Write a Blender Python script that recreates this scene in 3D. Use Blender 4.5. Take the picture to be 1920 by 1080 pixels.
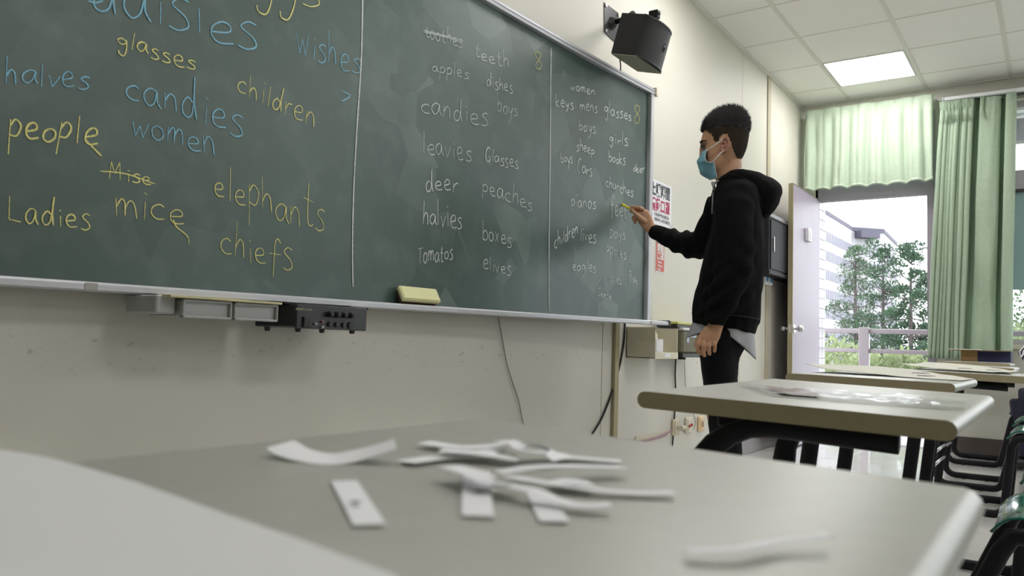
import bpy, bmesh, math, random
from mathutils import Vector, Matrix, noise as mnoise
random.seed(7)
S = bpy.context.scene
for o in list(bpy.data.objects): bpy.data.objects.remove(o)

# ------------------------------------------------------------------ camera, light, exposure
FPX = 1483.8
CR = Vector((0.56801689, -0.82242429, 0.03122652))
CU = Vector((-0.07384673, -0.01314119, 0.99718302))
CF = Vector((0.81969718, 0.56872278, 0.06819776))
CAM = Vector((0, 0, .8))
cd = bpy.data.cameras.new('camera')
cam = bpy.data.objects.new('camera', cd)
S.collection.objects.link(cam)
m = Matrix((CR, CU, -CF)).transposed().to_4x4()
m.translation = CAM
cam.matrix_world = m
cd.sensor_width = 36
cd.lens = FPX * 36 / 1920
cd.clip_start = .02
cd.clip_end = 400
cd.dof.use_dof = True
cd.dof.focus_distance = 3.3
cd.dof.aperture_fstop = 8.0
S.camera = cam

W = bpy.data.worlds.new('overcast_sky')
S.world = W
W.use_nodes = True
SKY = 4.2
wb = W.node_tree.nodes['Background']
wb.inputs['Color'].default_value = (.93, .96, 1, 1)
wb.inputs['Strength'].default_value = SKY
S.view_settings.view_transform = 'Standard'
S.view_settings.look = 'None'
S.view_settings.gamma = 1
S.view_settings.use_curve_mapping = False
S.view_settings.exposure = 0.0
PANEL = 20.0          # radiance of the ceiling light panels
S.cycles.max_bounces = 8
S.cycles.diffuse_bounces = 5
S.cycles.use_adaptive_sampling = True
S.cycles.sample_clamp_indirect = 6

# ------------------------------------------------------------------ helpers
def ray(x, y): return CF + CR * ((x - 960) / FPX) - CU * ((y - 540) / FPX)
def at(x, y, ax, val):
    d = ray(x, y)
    return CAM + d * ((val - CAM[ax]) / d[ax])
def V(*a): return Vector(a)

class MB:
    def __init__(s): s.v = []; s.f = []
    def add(s, vs, fs):
        n = len(s.v)
        s.v += [tuple(v) for v in vs]
        s.f += [tuple(i + n for i in f) for f in fs]
        return s
    def box(s, lo, hi, M=None):
        vs = [V(x, y, z) for x in (lo[0], hi[0]) for y in (lo[1], hi[1]) for z in (lo[2], hi[2])]
        if M is not None: vs = [M @ v for v in vs]
        return s.add(vs, [(0, 1, 3, 2), (4, 6, 7, 5), (0, 4, 5, 1), (2, 3, 7, 6), (0, 2, 6, 4), (1, 5, 7, 3)])
    def bbox(s, lo, hi, b, M=None):
        """box with chamfered edges (convex hull of offset corners)"""
        bm = bmesh.new()
        for x, sx in ((lo[0], 1), (hi[0], -1)):
            for y, sy in ((lo[1], 1), (hi[1], -1)):
                for z, sz in ((lo[2], 1), (hi[2], -1)):
                    for k in range(3):
                        p = [x + sx * b, y + sy * b, z + sz * b]
                        p[k] = (x, y, z)[k]
                        bm.verts.new(p)
        bmesh.ops.convex_hull(bm, input=bm.verts[:])
        bmesh.ops.dissolve_limit(bm, angle_limit=.02, verts=bm.verts[:], edges=bm.edges[:])
        bm.verts.index_update()
        vs = [v.co.copy() for v in bm.verts]
        if M is not None: vs = [M @ v for v in vs]
        s.add(vs, [[v.index for v in f.verts] for f in bm.faces])
        bm.free()
        return s
    def loft(s, rings, cap=True, closed=True):
        n = len(rings[0]); vs = [p for r in rings for p in r]; fs = []
        for i in range(len(rings) - 1):
            for j in range(n if closed else n - 1):
                k = (j + 1) % n
                fs.append((i * n + j, i * n + k, (i + 1) * n + k, (i + 1) * n + j))
        if cap and closed:
            fs.append(tuple(range(n - 1, -1, -1)))
            fs.append(tuple((len(rings) - 1) * n + j for j in range(n)))
        return s.add(vs, fs)
    def tube(s, pts, rad, seg=10, lat=None, cap=True):
        """pts polyline; rad float, (a,b) or a list of those; b lies along lat"""
        pts = [Vector(p) for p in pts]; rings = []
        L = Vector(lat) if lat is not None else None
        for i, p in enumerate(pts):
            t = (pts[min(i + 1, len(pts) - 1)] - pts[max(i - 1, 0)]).normalized()
            if L is None:
                L = t.orthogonal().normalized()
            l = (L - t * L.dot(t)).normalized()
            if lat is None: L = l
            o = t.cross(l)
            rr = rad[i] if isinstance(rad, list) else rad
            a, b = rr if isinstance(rr, (tuple, list)) else (rr, rr)
            rings.append([p + o * (a * math.cos(2 * math.pi * k / seg)) + l * (b * math.sin(2 * math.pi * k / seg)) for k in range(seg)])
        return s.loft(rings, cap)
    def cyl(s, p, q, r, seg=16): return s.tube([p, q], r, seg)
    def ell(s, c, a, b, d, n=10):
        """ellipsoid with axis vectors a, b, d"""
        c = Vector(c); a = Vector(a); b = Vector(b); d = Vector(d); m2 = n * 2
        vs = [c - d]; fs = []
        for i in range(1, n):
            th = math.pi * i / n
            for j in range(m2):
                ph = 2 * math.pi * j / m2
                vs.append(c + a * (math.sin(th) * math.cos(ph)) + b * (math.sin(th) * math.sin(ph)) - d * math.cos(th))
        vs.append(c + d)
        for j in range(m2):
            fs.append((0, 1 + (j + 1) % m2, 1 + j))
            for i in range(n - 2):
                q = 1 + i * m2
                fs.append((q + j, q + (j + 1) % m2, q + m2 + (j + 1) % m2, q + m2 + j))
            q = 1 + (n - 2) * m2
            fs.append((q + j, q + (j + 1) % m2, len(vs) - 1))
        return s.add(vs, fs)
    def grid(s, fn, nu, nv):
        vs = [fn(i / nu, j / nv) for i in range(nu + 1) for j in range(nv + 1)]
        return s.add(vs, [(i * (nv + 1) + j, (i + 1) * (nv + 1) + j, (i + 1) * (nv + 1) + j + 1, i * (nv + 1) + j + 1) for i in range(nu) for j in range(nv)])
    def mesh(s, name, mat=None, smooth=False):
        me = bpy.data.meshes.new(name)
        me.from_pydata(s.v, [], s.f)
        bm = bmesh.new(); bm.from_mesh(me)
        bmesh.ops.recalc_face_normals(bm, faces=bm.faces[:])
        bm.to_mesh(me); bm.free()
        if mat: me.materials.append(mat)
        if smooth:
            me.polygons.foreach_set('use_smooth', [True] * len(me.polygons))
            if smooth is not True: me.set_sharp_from_angle(angle=smooth)
        return me

def world_of(o):
    base = Matrix.Translation(o.location) @ o.rotation_euler.to_matrix().to_4x4()
    return base if o.parent is None else world_of(o.parent) @ o.matrix_parent_inverse @ base
def link(name, me, parent=None):
    o = bpy.data.objects.new(name, me)
    S.collection.objects.link(o)
    if parent is not None:
        o.parent = parent
        pm = world_of(parent)
        o.matrix_parent_inverse = pm.inverted()
    return o
def obj(name, mb, mat, parent=None, smooth=False):
    return link(name, mb.mesh(name, mat, smooth), parent)
def tag(o, label=None, cat=None, group=None, kind=None):
    if label: o['label'] = label
    if cat: o['category'] = cat
    if group: o['group'] = group
    if kind: o['kind'] = kind
    return o
def thing(name, label, cat, loc=(0, 0, 0), group=None, kind=None):
    o = bpy.data.objects.new(name, None)
    o.empty_display_size = .1
    o.location = loc
    S.collection.objects.link(o)
    return tag(o, label, cat, group, kind)
def solid(o, t, off=0):
    mo = o.modifiers.new('s', 'SOLIDIFY'); mo.thickness = t; mo.offset = off
    return o
def organic(name, mb, mat, parent, vox=.008, it=6, fac=.5, disp=None, raw=False):
    """closed pieces melted into one continuous surface"""
    o = obj(name, mb, mat, None)
    r = o.modifiers.new('r', 'REMESH'); r.mode = 'VOXEL'; r.voxel_size = vox; r.use_smooth_shade = True
    if it:
        q = o.modifiers.new('q', 'SMOOTH'); q.iterations = it; q.factor = fac
    dg = bpy.context.evaluated_depsgraph_get()
    me = bpy.data.meshes.new_from_object(o.evaluated_get(dg))
    bpy.data.objects.remove(o)
    if not me.materials: me.materials.append(mat)
    me.polygons.foreach_set('use_smooth', [True] * len(me.polygons))
    if disp:
        ns = [v.normal.copy() for v in me.vertices]
        for v, n in zip(me.vertices, ns): v.co += n * disp(v.co, n)
    me.name = name
    if raw: return me
    return link(name, me, parent)

# ------------------------------------------------------------------ materials
def mat(name, col, rough=.5, metal=0, var=0, scale=8, bump=0, bscale=60, spec=.5, sheen=0, trans=0, emit=None, coat=0, detail=4, stretch=None):
    M = bpy.data.materials.new(name); M.use_nodes = True
    N = M.node_tree.nodes; L = M.node_tree.links
    b = N['Principled BSDF']
    c = tuple(col) + (1,)
    b.inputs['Base Color'].default_value = c
    b.inputs['Roughness'].default_value = rough
    b.inputs['Metallic'].default_value = metal
    b.inputs['Specular IOR Level'].default_value = spec
    b.inputs['Coat Weight'].default_value = coat
    if sheen: b.inputs['Sheen Weight'].default_value = sheen
    if emit:
        b.inputs['Emission Color'].default_value = c
        b.inputs['Emission Strength'].default_value = emit
    tc = N.new('ShaderNodeTexCoord'); src = tc.outputs['Object']
    if stretch:
        mp = N.new('ShaderNodeMapping'); mp.inputs['Scale'].default_value = stretch
        L.new(src, mp.inputs[0]); src = mp.outputs[0]
    if var:
        n = N.new('ShaderNodeTexNoise'); n.inputs['Scale'].default_value = scale; n.inputs['Detail'].default_value = detail
        L.new(src, n.inputs['Vector'])
        r = N.new('ShaderNodeValToRGB')
        r.color_ramp.elements[0].position = .3; r.color_ramp.elements[1].position = .7
        r.color_ramp.elements[0].color = tuple(x * (1 - var) for x in col) + (1,)
        r.color_ramp.elements[1].color = tuple(min(1, x * (1 + var)) for x in col) + (1,)
        L.new(n.outputs['Fac'], r.inputs[0]); L.new(r.outputs[0], b.inputs['Base Color'])
    if bump:
        n2 = N.new('ShaderNodeTexNoise'); n2.inputs['Scale'].default_value = bscale; n2.inputs['Detail'].default_value = 5
        L.new(src, n2.inputs['Vector'])
        bp = N.new('ShaderNodeBump'); bp.inputs['Strength'].default_value = bump; bp.inputs['Distance'].default_value = .01
        L.new(n2.outputs['Fac'], bp.inputs['Height']); L.new(bp.outputs[0], b.inputs['Normal'])
    if trans:
        t = N.new('ShaderNodeBsdfTranslucent'); t.inputs['Color'].default_value = c
        mx = N.new('ShaderNodeMixShader'); mx.inputs[0].default_value = trans
        out = N['Material Output']
        L.new(b.outputs[0], mx.inputs[1]); L.new(t.outputs[0], mx.inputs[2]); L.new(mx.outputs[0], out.inputs[0])
    return M
def glassy(name, col, rough=.02, mix=.85):
    M = bpy.data.materials.new(name); M.use_nodes = True
    N = M.node_tree.nodes; L = M.node_tree.links
    out = N['Material Output']; N.remove(N['Principled BSDF'])
    t = N.new('ShaderNodeBsdfTransparent'); t.inputs[0].default_value = tuple(col) + (1,)
    g = N.new('ShaderNodeBsdfGlossy'); g.inputs['Roughness'].default_value = rough
    x = N.new('ShaderNodeMixShader'); x.inputs[0].default_value = 1 - mix
    L.new(t.outputs[0], x.inputs[1]); L.new(g.outputs[0], x.inputs[2]); L.new(x.outputs[0], out.inputs[0])
    return M

M_black = mat('black_steel', (.006, .006, .008), .5, var=.2, spec=.25)
M_chrome = mat('brushed_metal', (.6, .6, .6), .28, 1)
M_alu = mat('aluminium', (.50, .51, .54), .42, .35, var=.06, scale=14, stretch=(1, 8, 8))
M_alud = mat('dark_groove', (.05, .05, .05), .6)
M_lam = mat('grey_laminate', (.43, .43, .385), .38, var=.03, scale=60, spec=.9)
M_chip = mat('chipboard', (.40, .345, .215), .75, var=.12, scale=600, bump=.15, bscale=500)
M_paper = mat('paper', (.90, .91, .94), .7, var=.01)
M_paperd = mat('drawing_paper', (.60, .60, .52), .7, var=.03)
M_green = mat('green_plastic', (.008, .15, .105), .16, var=.1, coat=.4)
M_cream = mat('cream_plastic', (.62, .58, .45), .45, var=.03)
M_greyp = mat('grey_plastic', (.38, .39, .385), .5, var=.03)
M_ceil = mat('ceiling_tile', (.86, .855, .82), .95, var=.05, scale=220, bump=.25, bscale=260, detail=6)
M_tbar = mat('tee_bar', (.70, .69, .63), .6)
M_curt = mat('curtain_cloth', (.56, .67, .53), .85, var=.05, scale=40, bump=.12, bscale=350, trans=.22)
M_curt2 = mat('curtain_cloth_heavy', (.46, .58, .44), .85, var=.06, scale=40, bump=.15, bscale=350, trans=.22)
M_skin = mat('skin', (.47, .265, .155), .5, var=.08, scale=30, bump=.06, bscale=160)
M_skin.node_tree.nodes['Principled BSDF'].inputs['Subsurface Weight'].default_value = .08
M_hair = mat('black_hair', (.012, .010, .009), .6, var=.3, scale=120, bump=.5, bscale=300)
M_hood = mat('black_fleece', (.0050, .0050, .0053), .95, var=.5, scale=420, bump=.5, bscale=420, spec=.12, detail=2)
M_jean = mat('black_denim', (.008, .008, .0095), .85, var=.35, scale=90, bump=.3, bscale=500, spec=.15)
M_shirt = mat('grey_cotton', (.38, .385, .41), .85, var=.05, scale=60, bump=.1, bscale=400)
M_mask = mat('mask_cloth', (.20, .42, .52), .75, var=.08, scale=40, bump=.1, bscale=300)
M_white = mat('white_cotton', (.75, .76, .78), .7)
M_dark = mat('dark_plastic', (.016, .016, .018), .4)
M_rubber = mat('cable_rubber', (.012, .012, .012), .5)

def wall_mat():
    M = mat('wall_paint', (.615, .60, .53), .55, var=.025, scale=1.4, bump=.05, bscale=40)
    N = M.node_tree.nodes; L = M.node_tree.links; b = N['Principled BSDF']
    src = b.inputs['Base Color'].links[0].from_socket
    tc = N.new('ShaderNodeTexCoord'); sx = N.new('ShaderNodeSeparateXYZ'); L.new(tc.outputs['Object'], sx.inputs[0])
    # scuff marks in a band where chair backs rub the wall
    mp = N.new('ShaderNodeMapping'); mp.inputs['Scale'].default_value = (9, 9, 16); L.new(tc.outputs['Object'], mp.inputs[0])
    n = N.new('ShaderNodeTexNoise'); n.inputs['Scale'].default_value = 3.2; n.inputs['Detail'].default_value = 6; L.new(mp.outputs[0], n.inputs['Vector'])
    r = N.new('ShaderNodeMapRange'); r.inputs[1].default_value = .64; r.inputs[2].default_value = .72; L.new(n.outputs['Fac'], r.inputs[0])
    d = N.new('ShaderNodeMath'); d.operation = 'SUBTRACT'; d.inputs[1].default_value = .74; L.new(sx.outputs[2], d.inputs[0])
    a = N.new('ShaderNodeMath'); a.operation = 'ABSOLUTE'; L.new(d.outputs[0], a.inputs[0])
    k = N.new('ShaderNodeMapRange'); k.inputs[1].default_value = .03; k.inputs[2].default_value = .07; k.inputs[3].default_value = .5; k.inputs[4].default_value = .0; L.new(a.outputs[0], k.inputs[0])
    mu = N.new('ShaderNodeMath'); mu.operation = 'MULTIPLY'; L.new(r.outputs[0], mu.inputs[0]); L.new(k.outputs[0], mu.inputs[1])
    mx = N.new('ShaderNodeMixRGB'); mx.inputs[2].default_value = (.30, .27, .20, 1)
    L.new(mu.outputs[0], mx.inputs[0]); L.new(src, mx.inputs[1]); L.new(mx.outputs[0], b.inputs['Base Color'])
    return M
M_wall = wall_mat()

def board_mat():
    M = mat('green_chalkboard', (.036, .072, .060), .40, var=.10, scale=2.2, bump=.06, bscale=700, spec=.75)
    N = M.node_tree.nodes; L = M.node_tree.links; b = N['Principled BSDF']
    src = b.inputs['Base Color'].links[0].from_socket
    tc = N.new('ShaderNodeTexCoord'); sx = N.new('ShaderNodeSeparateXYZ'); L.new(tc.outputs['Object'], sx.inputs[0])
    cb = N.new('ShaderNodeCombineXYZ'); L.new(sx.outputs[0], cb.inputs[0]); L.new(sx.outputs[2], cb.inputs[1])
    vo = N.new('ShaderNodeTexVoronoi'); vo.inputs['Scale'].default_value = 5.5; vo.inputs['Randomness'].default_value = 1
    L.new(cb.outputs[0], vo.inputs['Vector'])
    s2 = N.new('ShaderNodeSeparateXYZ'); L.new(vo.outputs['Color'], s2.inputs[0])
    r = N.new('ShaderNodeMapRange'); r.inputs[1].default_value = .45; r.inputs[2].default_value = .95; r.inputs[4].default_value = .75; L.new(s2.outputs[0], r.inputs[0])
    # wiped area around the middle of the written columns
    g = N.new('ShaderNodeTexNoise'); g.inputs['Scale'].default_value = 1.5; L.new(cb.outputs[0], g.inputs['Vector'])
    g2 = N.new('ShaderNodeMapRange'); g2.inputs[1].default_value = .44; g2.inputs[2].default_value = .54; L.new(g.outputs['Fac'], g2.inputs[0])
    m1 = N.new('ShaderNodeMath'); m1.operation = 'MULTIPLY'; L.new(r.outputs[0], m1.inputs[0]); L.new(g2.outputs[0], m1.inputs[1])
    mk_ = N.new('ShaderNodeMapRange'); mk_.inputs[1].default_value = 1.7; mk_.inputs[2].default_value = 2.4; mk_.inputs[3].default_value = .22; L.new(sx.outputs[0], mk_.inputs[0])
    m0 = N.new('ShaderNodeMath'); m0.operation = 'MULTIPLY'; L.new(m1.outputs[0], m0.inputs[0]); L.new(mk_.outputs[0], m0.inputs[1]); m1 = m0
    # fine dust, streaky
    mp = N.new('ShaderNodeMapping'); mp.inputs['Scale'].default_value = (3, 3, 1); mp.inputs['Rotation'].default_value = (0, 0, .5); L.new(cb.outputs[0], mp.inputs[0])
    dn = N.new('ShaderNodeTexNoise'); dn.inputs['Scale'].default_value = 3; dn.inputs['Detail'].default_value = 7; L.new(mp.outputs[0], dn.inputs['Vector'])
    dr = N.new('ShaderNodeMapRange'); dr.inputs[1].default_value = .5; dr.inputs[2].default_value = .8; dr.inputs[4].default_value = .35; L.new(dn.outputs['Fac'], dr.inputs[0])
    ad = N.new('ShaderNodeMath'); ad.operation = 'ADD'; L.new(m1.outputs[0], ad.inputs[0]); L.new(dr.outputs[0], ad.inputs[1])
    mx = N.new('ShaderNodeMixRGB'); mx.inputs[2].default_value = (.12, .17, .15, 1)
    L.new(ad.outputs[0], mx.inputs[0]); L.new(src, mx.inputs[1]); L.new(mx.outputs[0], b.inputs['Base Color'])
    return M
M_board = board_mat()

# ------------------------------------------------------------------ room shell
WY = 1.99; CZ = 3.116; FX = 7.6; X0 = -3.2; Y0 = -5.6
DOOR = (.919, 1.838, 2.20)      # y range and head height of the doorway
WIN = (-5.1, .79, .90, 2.93)    # window opening
def struct(name, mb, m_, smooth=False): return tag(obj(name, mb, m_, None, smooth), kind='structure')

struct('wall_board', MB().box((X0 - .2, WY, 0), (FX, WY + .2, CZ)), M_wall)
struct('wall_back', MB().box((X0 - .2, Y0, 0), (X0, WY, CZ)), M_wall)
struct('wall_side', MB().box((X0 - .2, Y0 - .2, 0), (FX + .25, Y0, CZ)), M_wall)
fw = MB()
fw.box((FX, DOOR[1], 0), (FX + .25, WY + .2, CZ))
fw.box((FX, DOOR[0], 2.93), (FX + .25, DOOR[1], CZ))
fw.box((FX, WIN[1], 0), (FX + .25, DOOR[0], CZ))
fw.box((FX, WIN[0], 0), (FX + .25, WIN[1], WIN[2]))
fw.box((FX, WIN[0], WIN[3]), (FX + .25, WIN[1], CZ))
fw.box((FX, Y0, 0), (FX + .25, WIN[0], CZ))
struct('wall_far', fw, M_wall)

# floor: polished tiles on a slab
P = .645
M_slab = mat('floor_grout', (.16, .155, .15), .8)
M_floor = mat('polished_floor_tile', (.56, .55, .53), .15, var=.05, scale=5, spec=.5, coat=.3)
fl = struct('floor', MB().box((X0 - .2, Y0 - .2, -.2), (FX + .25, WY + .2, -.006)), M_slab)
tme = MB().bbox((-P / 2 + .002, -P / 2 + .002, -.008), (P / 2 - .002, P / 2 - .002, 0), .0012).mesh('floor_tile', M_floor)
xs = [FX - P * (i + .5) for i in range(16)]
ys = [WY - P * (j + .5) for j in range(12)]
for x in xs:
    for y in ys:
        o = link('floor_tile', tme, fl); o.location = (x, y, 0)

# ceiling: lay-in tiles hung in a grid of tee bars
GX = [7.165 - P * k for k in range(17)]; GY = [1.565 - .63 * k for k in range(12)]
ce = struct('ceiling', MB().box((X0 - .2, Y0 - .2, CZ + .03), (FX + .25, WY + .2, CZ + .15)), M_tbar)
gx = [FX] + GX; gy = [WY] + GY
LIGHTS = {(1, 1)}
for i in (1, 5, 9):
    for j in (1, 5, 9): LIGHTS.add((i, j))
tiles = {}
for i in range(len(gx) - 1):
    for j in range(len(gy) - 1):
        if (i, j) in LIGHTS: continue
        w = gx[i] - gx[i + 1]; h = gy[j] - gy[j + 1]
        key = (round(w, 3), round(h, 3))
        if key not in tiles:
            tiles[key] = MB().bbox((-w / 2 + .004, -h / 2 + .011, 0), (w / 2 - .004, h / 2 - .011, .022), .003).mesh('ceiling_tile', M_ceil)
        o = link('ceiling_tile', tiles[key], ce)
        o.location = ((gx[i] + gx[i + 1]) / 2, (gy[j] + gy[j + 1]) / 2, CZ + .001 + random.random() * .002)
for y in GY:
    o = link('tee_bar', MB().box((X0, y - .014, CZ - .003), (FX, y + .014, CZ + .004)).mesh('tee_bar', M_tbar), ce)
for x in GX:
    o = link('cross_bar', MB().box((x - .007, Y0, CZ - .001), (x + .007, WY, CZ + .004)).mesh('cross_bar', M_tbar), ce)
struct('trim_1', MB().box((X0, WY - .022, CZ - .022), (FX, WY, CZ + .002)), M_tbar)
struct('trim_2', MB().box((FX - .022, Y0, CZ - .012), (FX, WY - .022, CZ + .002)), M_tbar)
M_strip = mat('tan_cover_strip', (.46, .42, .31), .5, var=.05)
M_stripd = mat('tan_wall_strip', (.34, .30, .17), .5, var=.08)
struct('trim_3', MB().bbox((6.525, WY - .012, .13), (6.60, WY, CZ - .02), .003), M_strip)
struct('trim_4', MB().bbox((3.835, WY - .02, 0), (3.885, WY, .93), .003), M_stripd)
struct('trim_5', MB().box((3.72, WY - .0015, 0), (3.724, WY, .93)), M_stripd)
struct('trim_6', MB().box((5.90, WY - .001, .13), (5.903, WY, CZ - .02)), M_strip)
M_base = mat('dark_skirting', (.085, .07, .065), .4, var=.15)
struct('baseboard_board', MB().bbox((4.9, WY - .012, 0), (FX, WY, .135), .002), M_base)
struct('baseboard_far', MB().bbox((FX - .012, Y0, 0), (FX, DOOR[0] - .05, .135), .002), M_base)

# ceiling light panels
M_diff = mat('light_diffuser', (1.0, .972, .96), .5, emit=PANEL)
M_frame = mat('light_frame', (.5, .55, .53), .4)
for (i, j) in sorted(LIGHTS):
    x1, x0, y1, y0 = gx[i], gx[i + 1], gy[j], gy[j + 1]
    c = V((x0 + x1) / 2, (y0 + y1) / 2, CZ)
    if (i, j) == (1, 1):
        t = thing('ceiling_light', 'square glowing ceiling light panel between grey tiles above the doorway end', 'light', c)
    else:
        t = thing('ceiling_light', 'square glowing ceiling light panel set flush over the desks', 'light', c, group='ceiling panels outside the picture')
    hx, hy = (x1 - x0) / 2, (y1 - y0) / 2
    fr = MB()
    for s in (-1, 1):
        fr.box((c.x + s * (hx - .007) - .006, c.y - hy + .012, CZ - .003), (c.x + s * (hx - .007) + .006, c.y + hy - .012, CZ + .02))
        fr.box((c.x - hx + .012, c.y + s * (hy - .02) - .008, CZ - .003), (c.x + hx - .012, c.y + s * (hy - .02) + .008, CZ + .02))
    obj('frame', fr, M_frame, t)
    obj('diffuser', MB().box((c.x - hx + .013, c.y - hy + .028, CZ), (c.x + hx - .013, c.y + hy - .028, CZ + .01)), M_diff, t)

# ------------------------------------------------------------------ doorway, door leaf, window
M_jamb = mat('grey_lilac_paint', (.34, .31, .36), .45, var=.03)
M_leaf = mat('lilac_door_paint', (.30, .26, .335), .45, var=.04, scale=3, stretch=(1, 1, .1))
M_edge = mat('door_edge_wood', (.36, .32, .20), .6, var=.15, scale=10, stretch=(4, 4, .4))
M_wtile = mat('white_wall_tile', (.40, .38, .425), .3, var=.05)
fr = MB()
fr.box((FX - .01, DOOR[0] - .05, 0), (FX + .10, DOOR[0] + .012, 2.93))
fr.box((FX + .0, DOOR[1] - .008, 0), (FX + .03, DOOR[1] + .02, 2.93))
fr.box((FX - .01, DOOR[0] + .012, DOOR[2] - .005), (FX + .10, DOOR[1] - .008, 2.33))
df = tag(obj('door_frame', fr, M_jamb), kind='structure')
tg = glassy('window_glass', (.93, .96, .96), .02, .93)
obj('transom_pane', MB().box((FX + .05, DOOR[0] + .012, 2.33), (FX + .056, DOOR[1] - .008, 2.93)), tg, df)
# tiled return of the outer wall beside the doorway
tr = tag(obj('trim_7', MB().box((FX + .031, DOOR[1] - .004, 0), (FX + .26, DOOR[1] + .02, 2.195)), mat('tile_joint', (.30, .28, .33), .8)), kind='structure')
tm2 = MB().bbox((-.054, -.006, -.0445), (.054, 0, .0445), .0015).mesh('wall_tile', M_wtile)
for k in range(24):
    for q in range(2):
        o = link('wall_tile', tm2, tr); o.location = (FX + .031 + .0575 + q * .113, DOOR[1] - .003, .047 + k * .0925)
# door leaf swung open against the board wall
HX, FEX = FX - .01, 6.69
LY = 1.815
dl = tag(obj('door_1', MB().bbox((FEX + .004, LY + .003, .012), (HX, LY + .037, DOOR[2] - .003), .001), M_leaf), kind='structure')
obj('edge_board', MB().bbox((FEX, LY, .01), (FEX + .012, LY + .04, DOOR[2]), .001), M_edge, dl)
obj('top_edge', MB().box((FEX + .012, LY, DOOR[2] - .003), (HX, LY + .04, DOOR[2])), M_edge, dl)
kb = MB()
kz = .985; kx = FEX + .065
for s, y in ((-1, LY + .003), (1, LY + .037)):
    kb.tube([(kx, y, kz), (kx, y + s * .006, kz)], [.036, .033], 20)
    kb.tube([(kx, y, kz), (kx, y + s * .035, kz)], .012, 12)
    kb.tube([(kx, y + s * .030, kz), (kx, y + s * .036, kz), (kx, y + s * .05, kz), (kx, y + s * .066, kz), (kx, y + s * .073, kz)], [.012, .024, .030, .025, .012], 20)
obj('door_knob', kb, M_chrome, dl, .6)
obj('latch_plate', MB().bbox((FEX - .0015, LY + .008, kz - .035), (FEX + .001, LY + .032, kz + .035), .0005), M_chrome, dl)
sw = thing('wall_switch', 'small white plastic box fixed on the open lilac door', 'switch', (7.13, LY, 1.80))
obj('housing', MB().bbox((7.08, LY - .028, 1.76), (7.19, LY + .003, 1.875), .004), mat('white_plastic', (.7, .7, .74), .4), sw)
obj('rocker', MB().bbox((7.11, LY - .032, 1.78), (7.16, LY - .027, 1.855), .002), M_white, sw)

# window beside the curtain
wf = MB()
for y in (-5.1, -3.9, -2.7, -1.5, -.35, .79):
    wf.box((FX + .08, y - .025, .9), (FX + .14, y + .025, 2.93))
wf.box((FX + .08, -5.1, .9), (FX + .14, .79, .95)); wf.box((FX + .08, -5.1, 2.88), (FX + .14, .79, 2.93))
wf.box((FX + .075, -5.1, 2.19), (FX + .145, .79, 2.35))
w1 = tag(obj('window_1', wf, mat('window_frame_grey', (.42, .40, .43), .4)), kind='structure')
obj('dark_gasket', MB().box((FX + .072, -5.1, 2.17), (FX + .14, .79, 2.192)), M_alud, w1)
obj('pane', MB().box((FX + .105, -5.1, 2.35), (FX + .111, .79, 2.88)), tg, w1)
obj('pane', MB().box((FX + .105, -5.1, .95), (FX + .111, .79, 1.36)), tg, w1)
film = mat('teal_window_film', (.34, .46, .46), .6, var=.03, trans=.35)
obj('film_panel', MB().box((FX + .10, -.35, 1.36), (FX + .108, .79, 2.17)), film, w1)
obj('pane', MB().box((FX + .105, -5.1, 1.36), (FX + .111, -.35, 2.17)), tg, w1)
obj('window_sill', MB().bbox((FX - .03, -5.15, .87), (FX + .12, .80, .905), .003), M_cream, w1)

# ------------------------------------------------------------------ outside: balcony, railing, trees, buildings
M_conc = mat('balcony_paint', (.36, .34, .36), .7, var=.05)
struct('balcony_floor', MB().box((FX + .25, -6, -.25), (9.25, 4.5, -.02)), M_conc)
slab = tag(obj('balcony_ceiling', MB().box((FX + .25, -6, 3.16), (9.2, .88, 3.3)), M_conc), kind='structure')
obj('edge_beam', MB().box((9.1, -6, 2.93), (9.25, .88, 3.16)), M_conc, slab)
lv = MB()
for k in range(5): lv.box((8.0 + .2 * k, -6, 3.10), (8.1 + .2 * k, .88, 3.14))
tag(obj('ceiling_slats', lv, M_white, slab), kind='stuff')
struct('outer_wall', MB().box((FX + .251, -6, -.02), (FX + .27, WIN[1], .88)), M_wtile)
rl = thing('balcony_railing', 'grey metal balcony railing of two rails and square post outside the doorway', 'railing', (9.1, 1.7, 0))
M_rail = mat('railing_paint', (.28, .245, .265), .35, var=.05, scale=20)
for z, h in ((1.035, .052), (.825, .044)):
    obj('rail', MB().bbox((9.07, -6, z - h / 2), (9.13, 3.6, z + h / 2), .008), M_rail, rl)
for y in (3.3, 1.715, .1, -1.5, -3.1):
    obj('post', MB().bbox((9.04, y - .05, -.02), (9.12, y + .05, 1.075), .006), M_rail, rl)
GZ = -9.5
struct('ground', MB().box((9.5, -90, GZ - .3), (160, 120, GZ)), mat('campus_ground', (.20, .24, .15), .9, var=.3, scale=.4))

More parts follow.
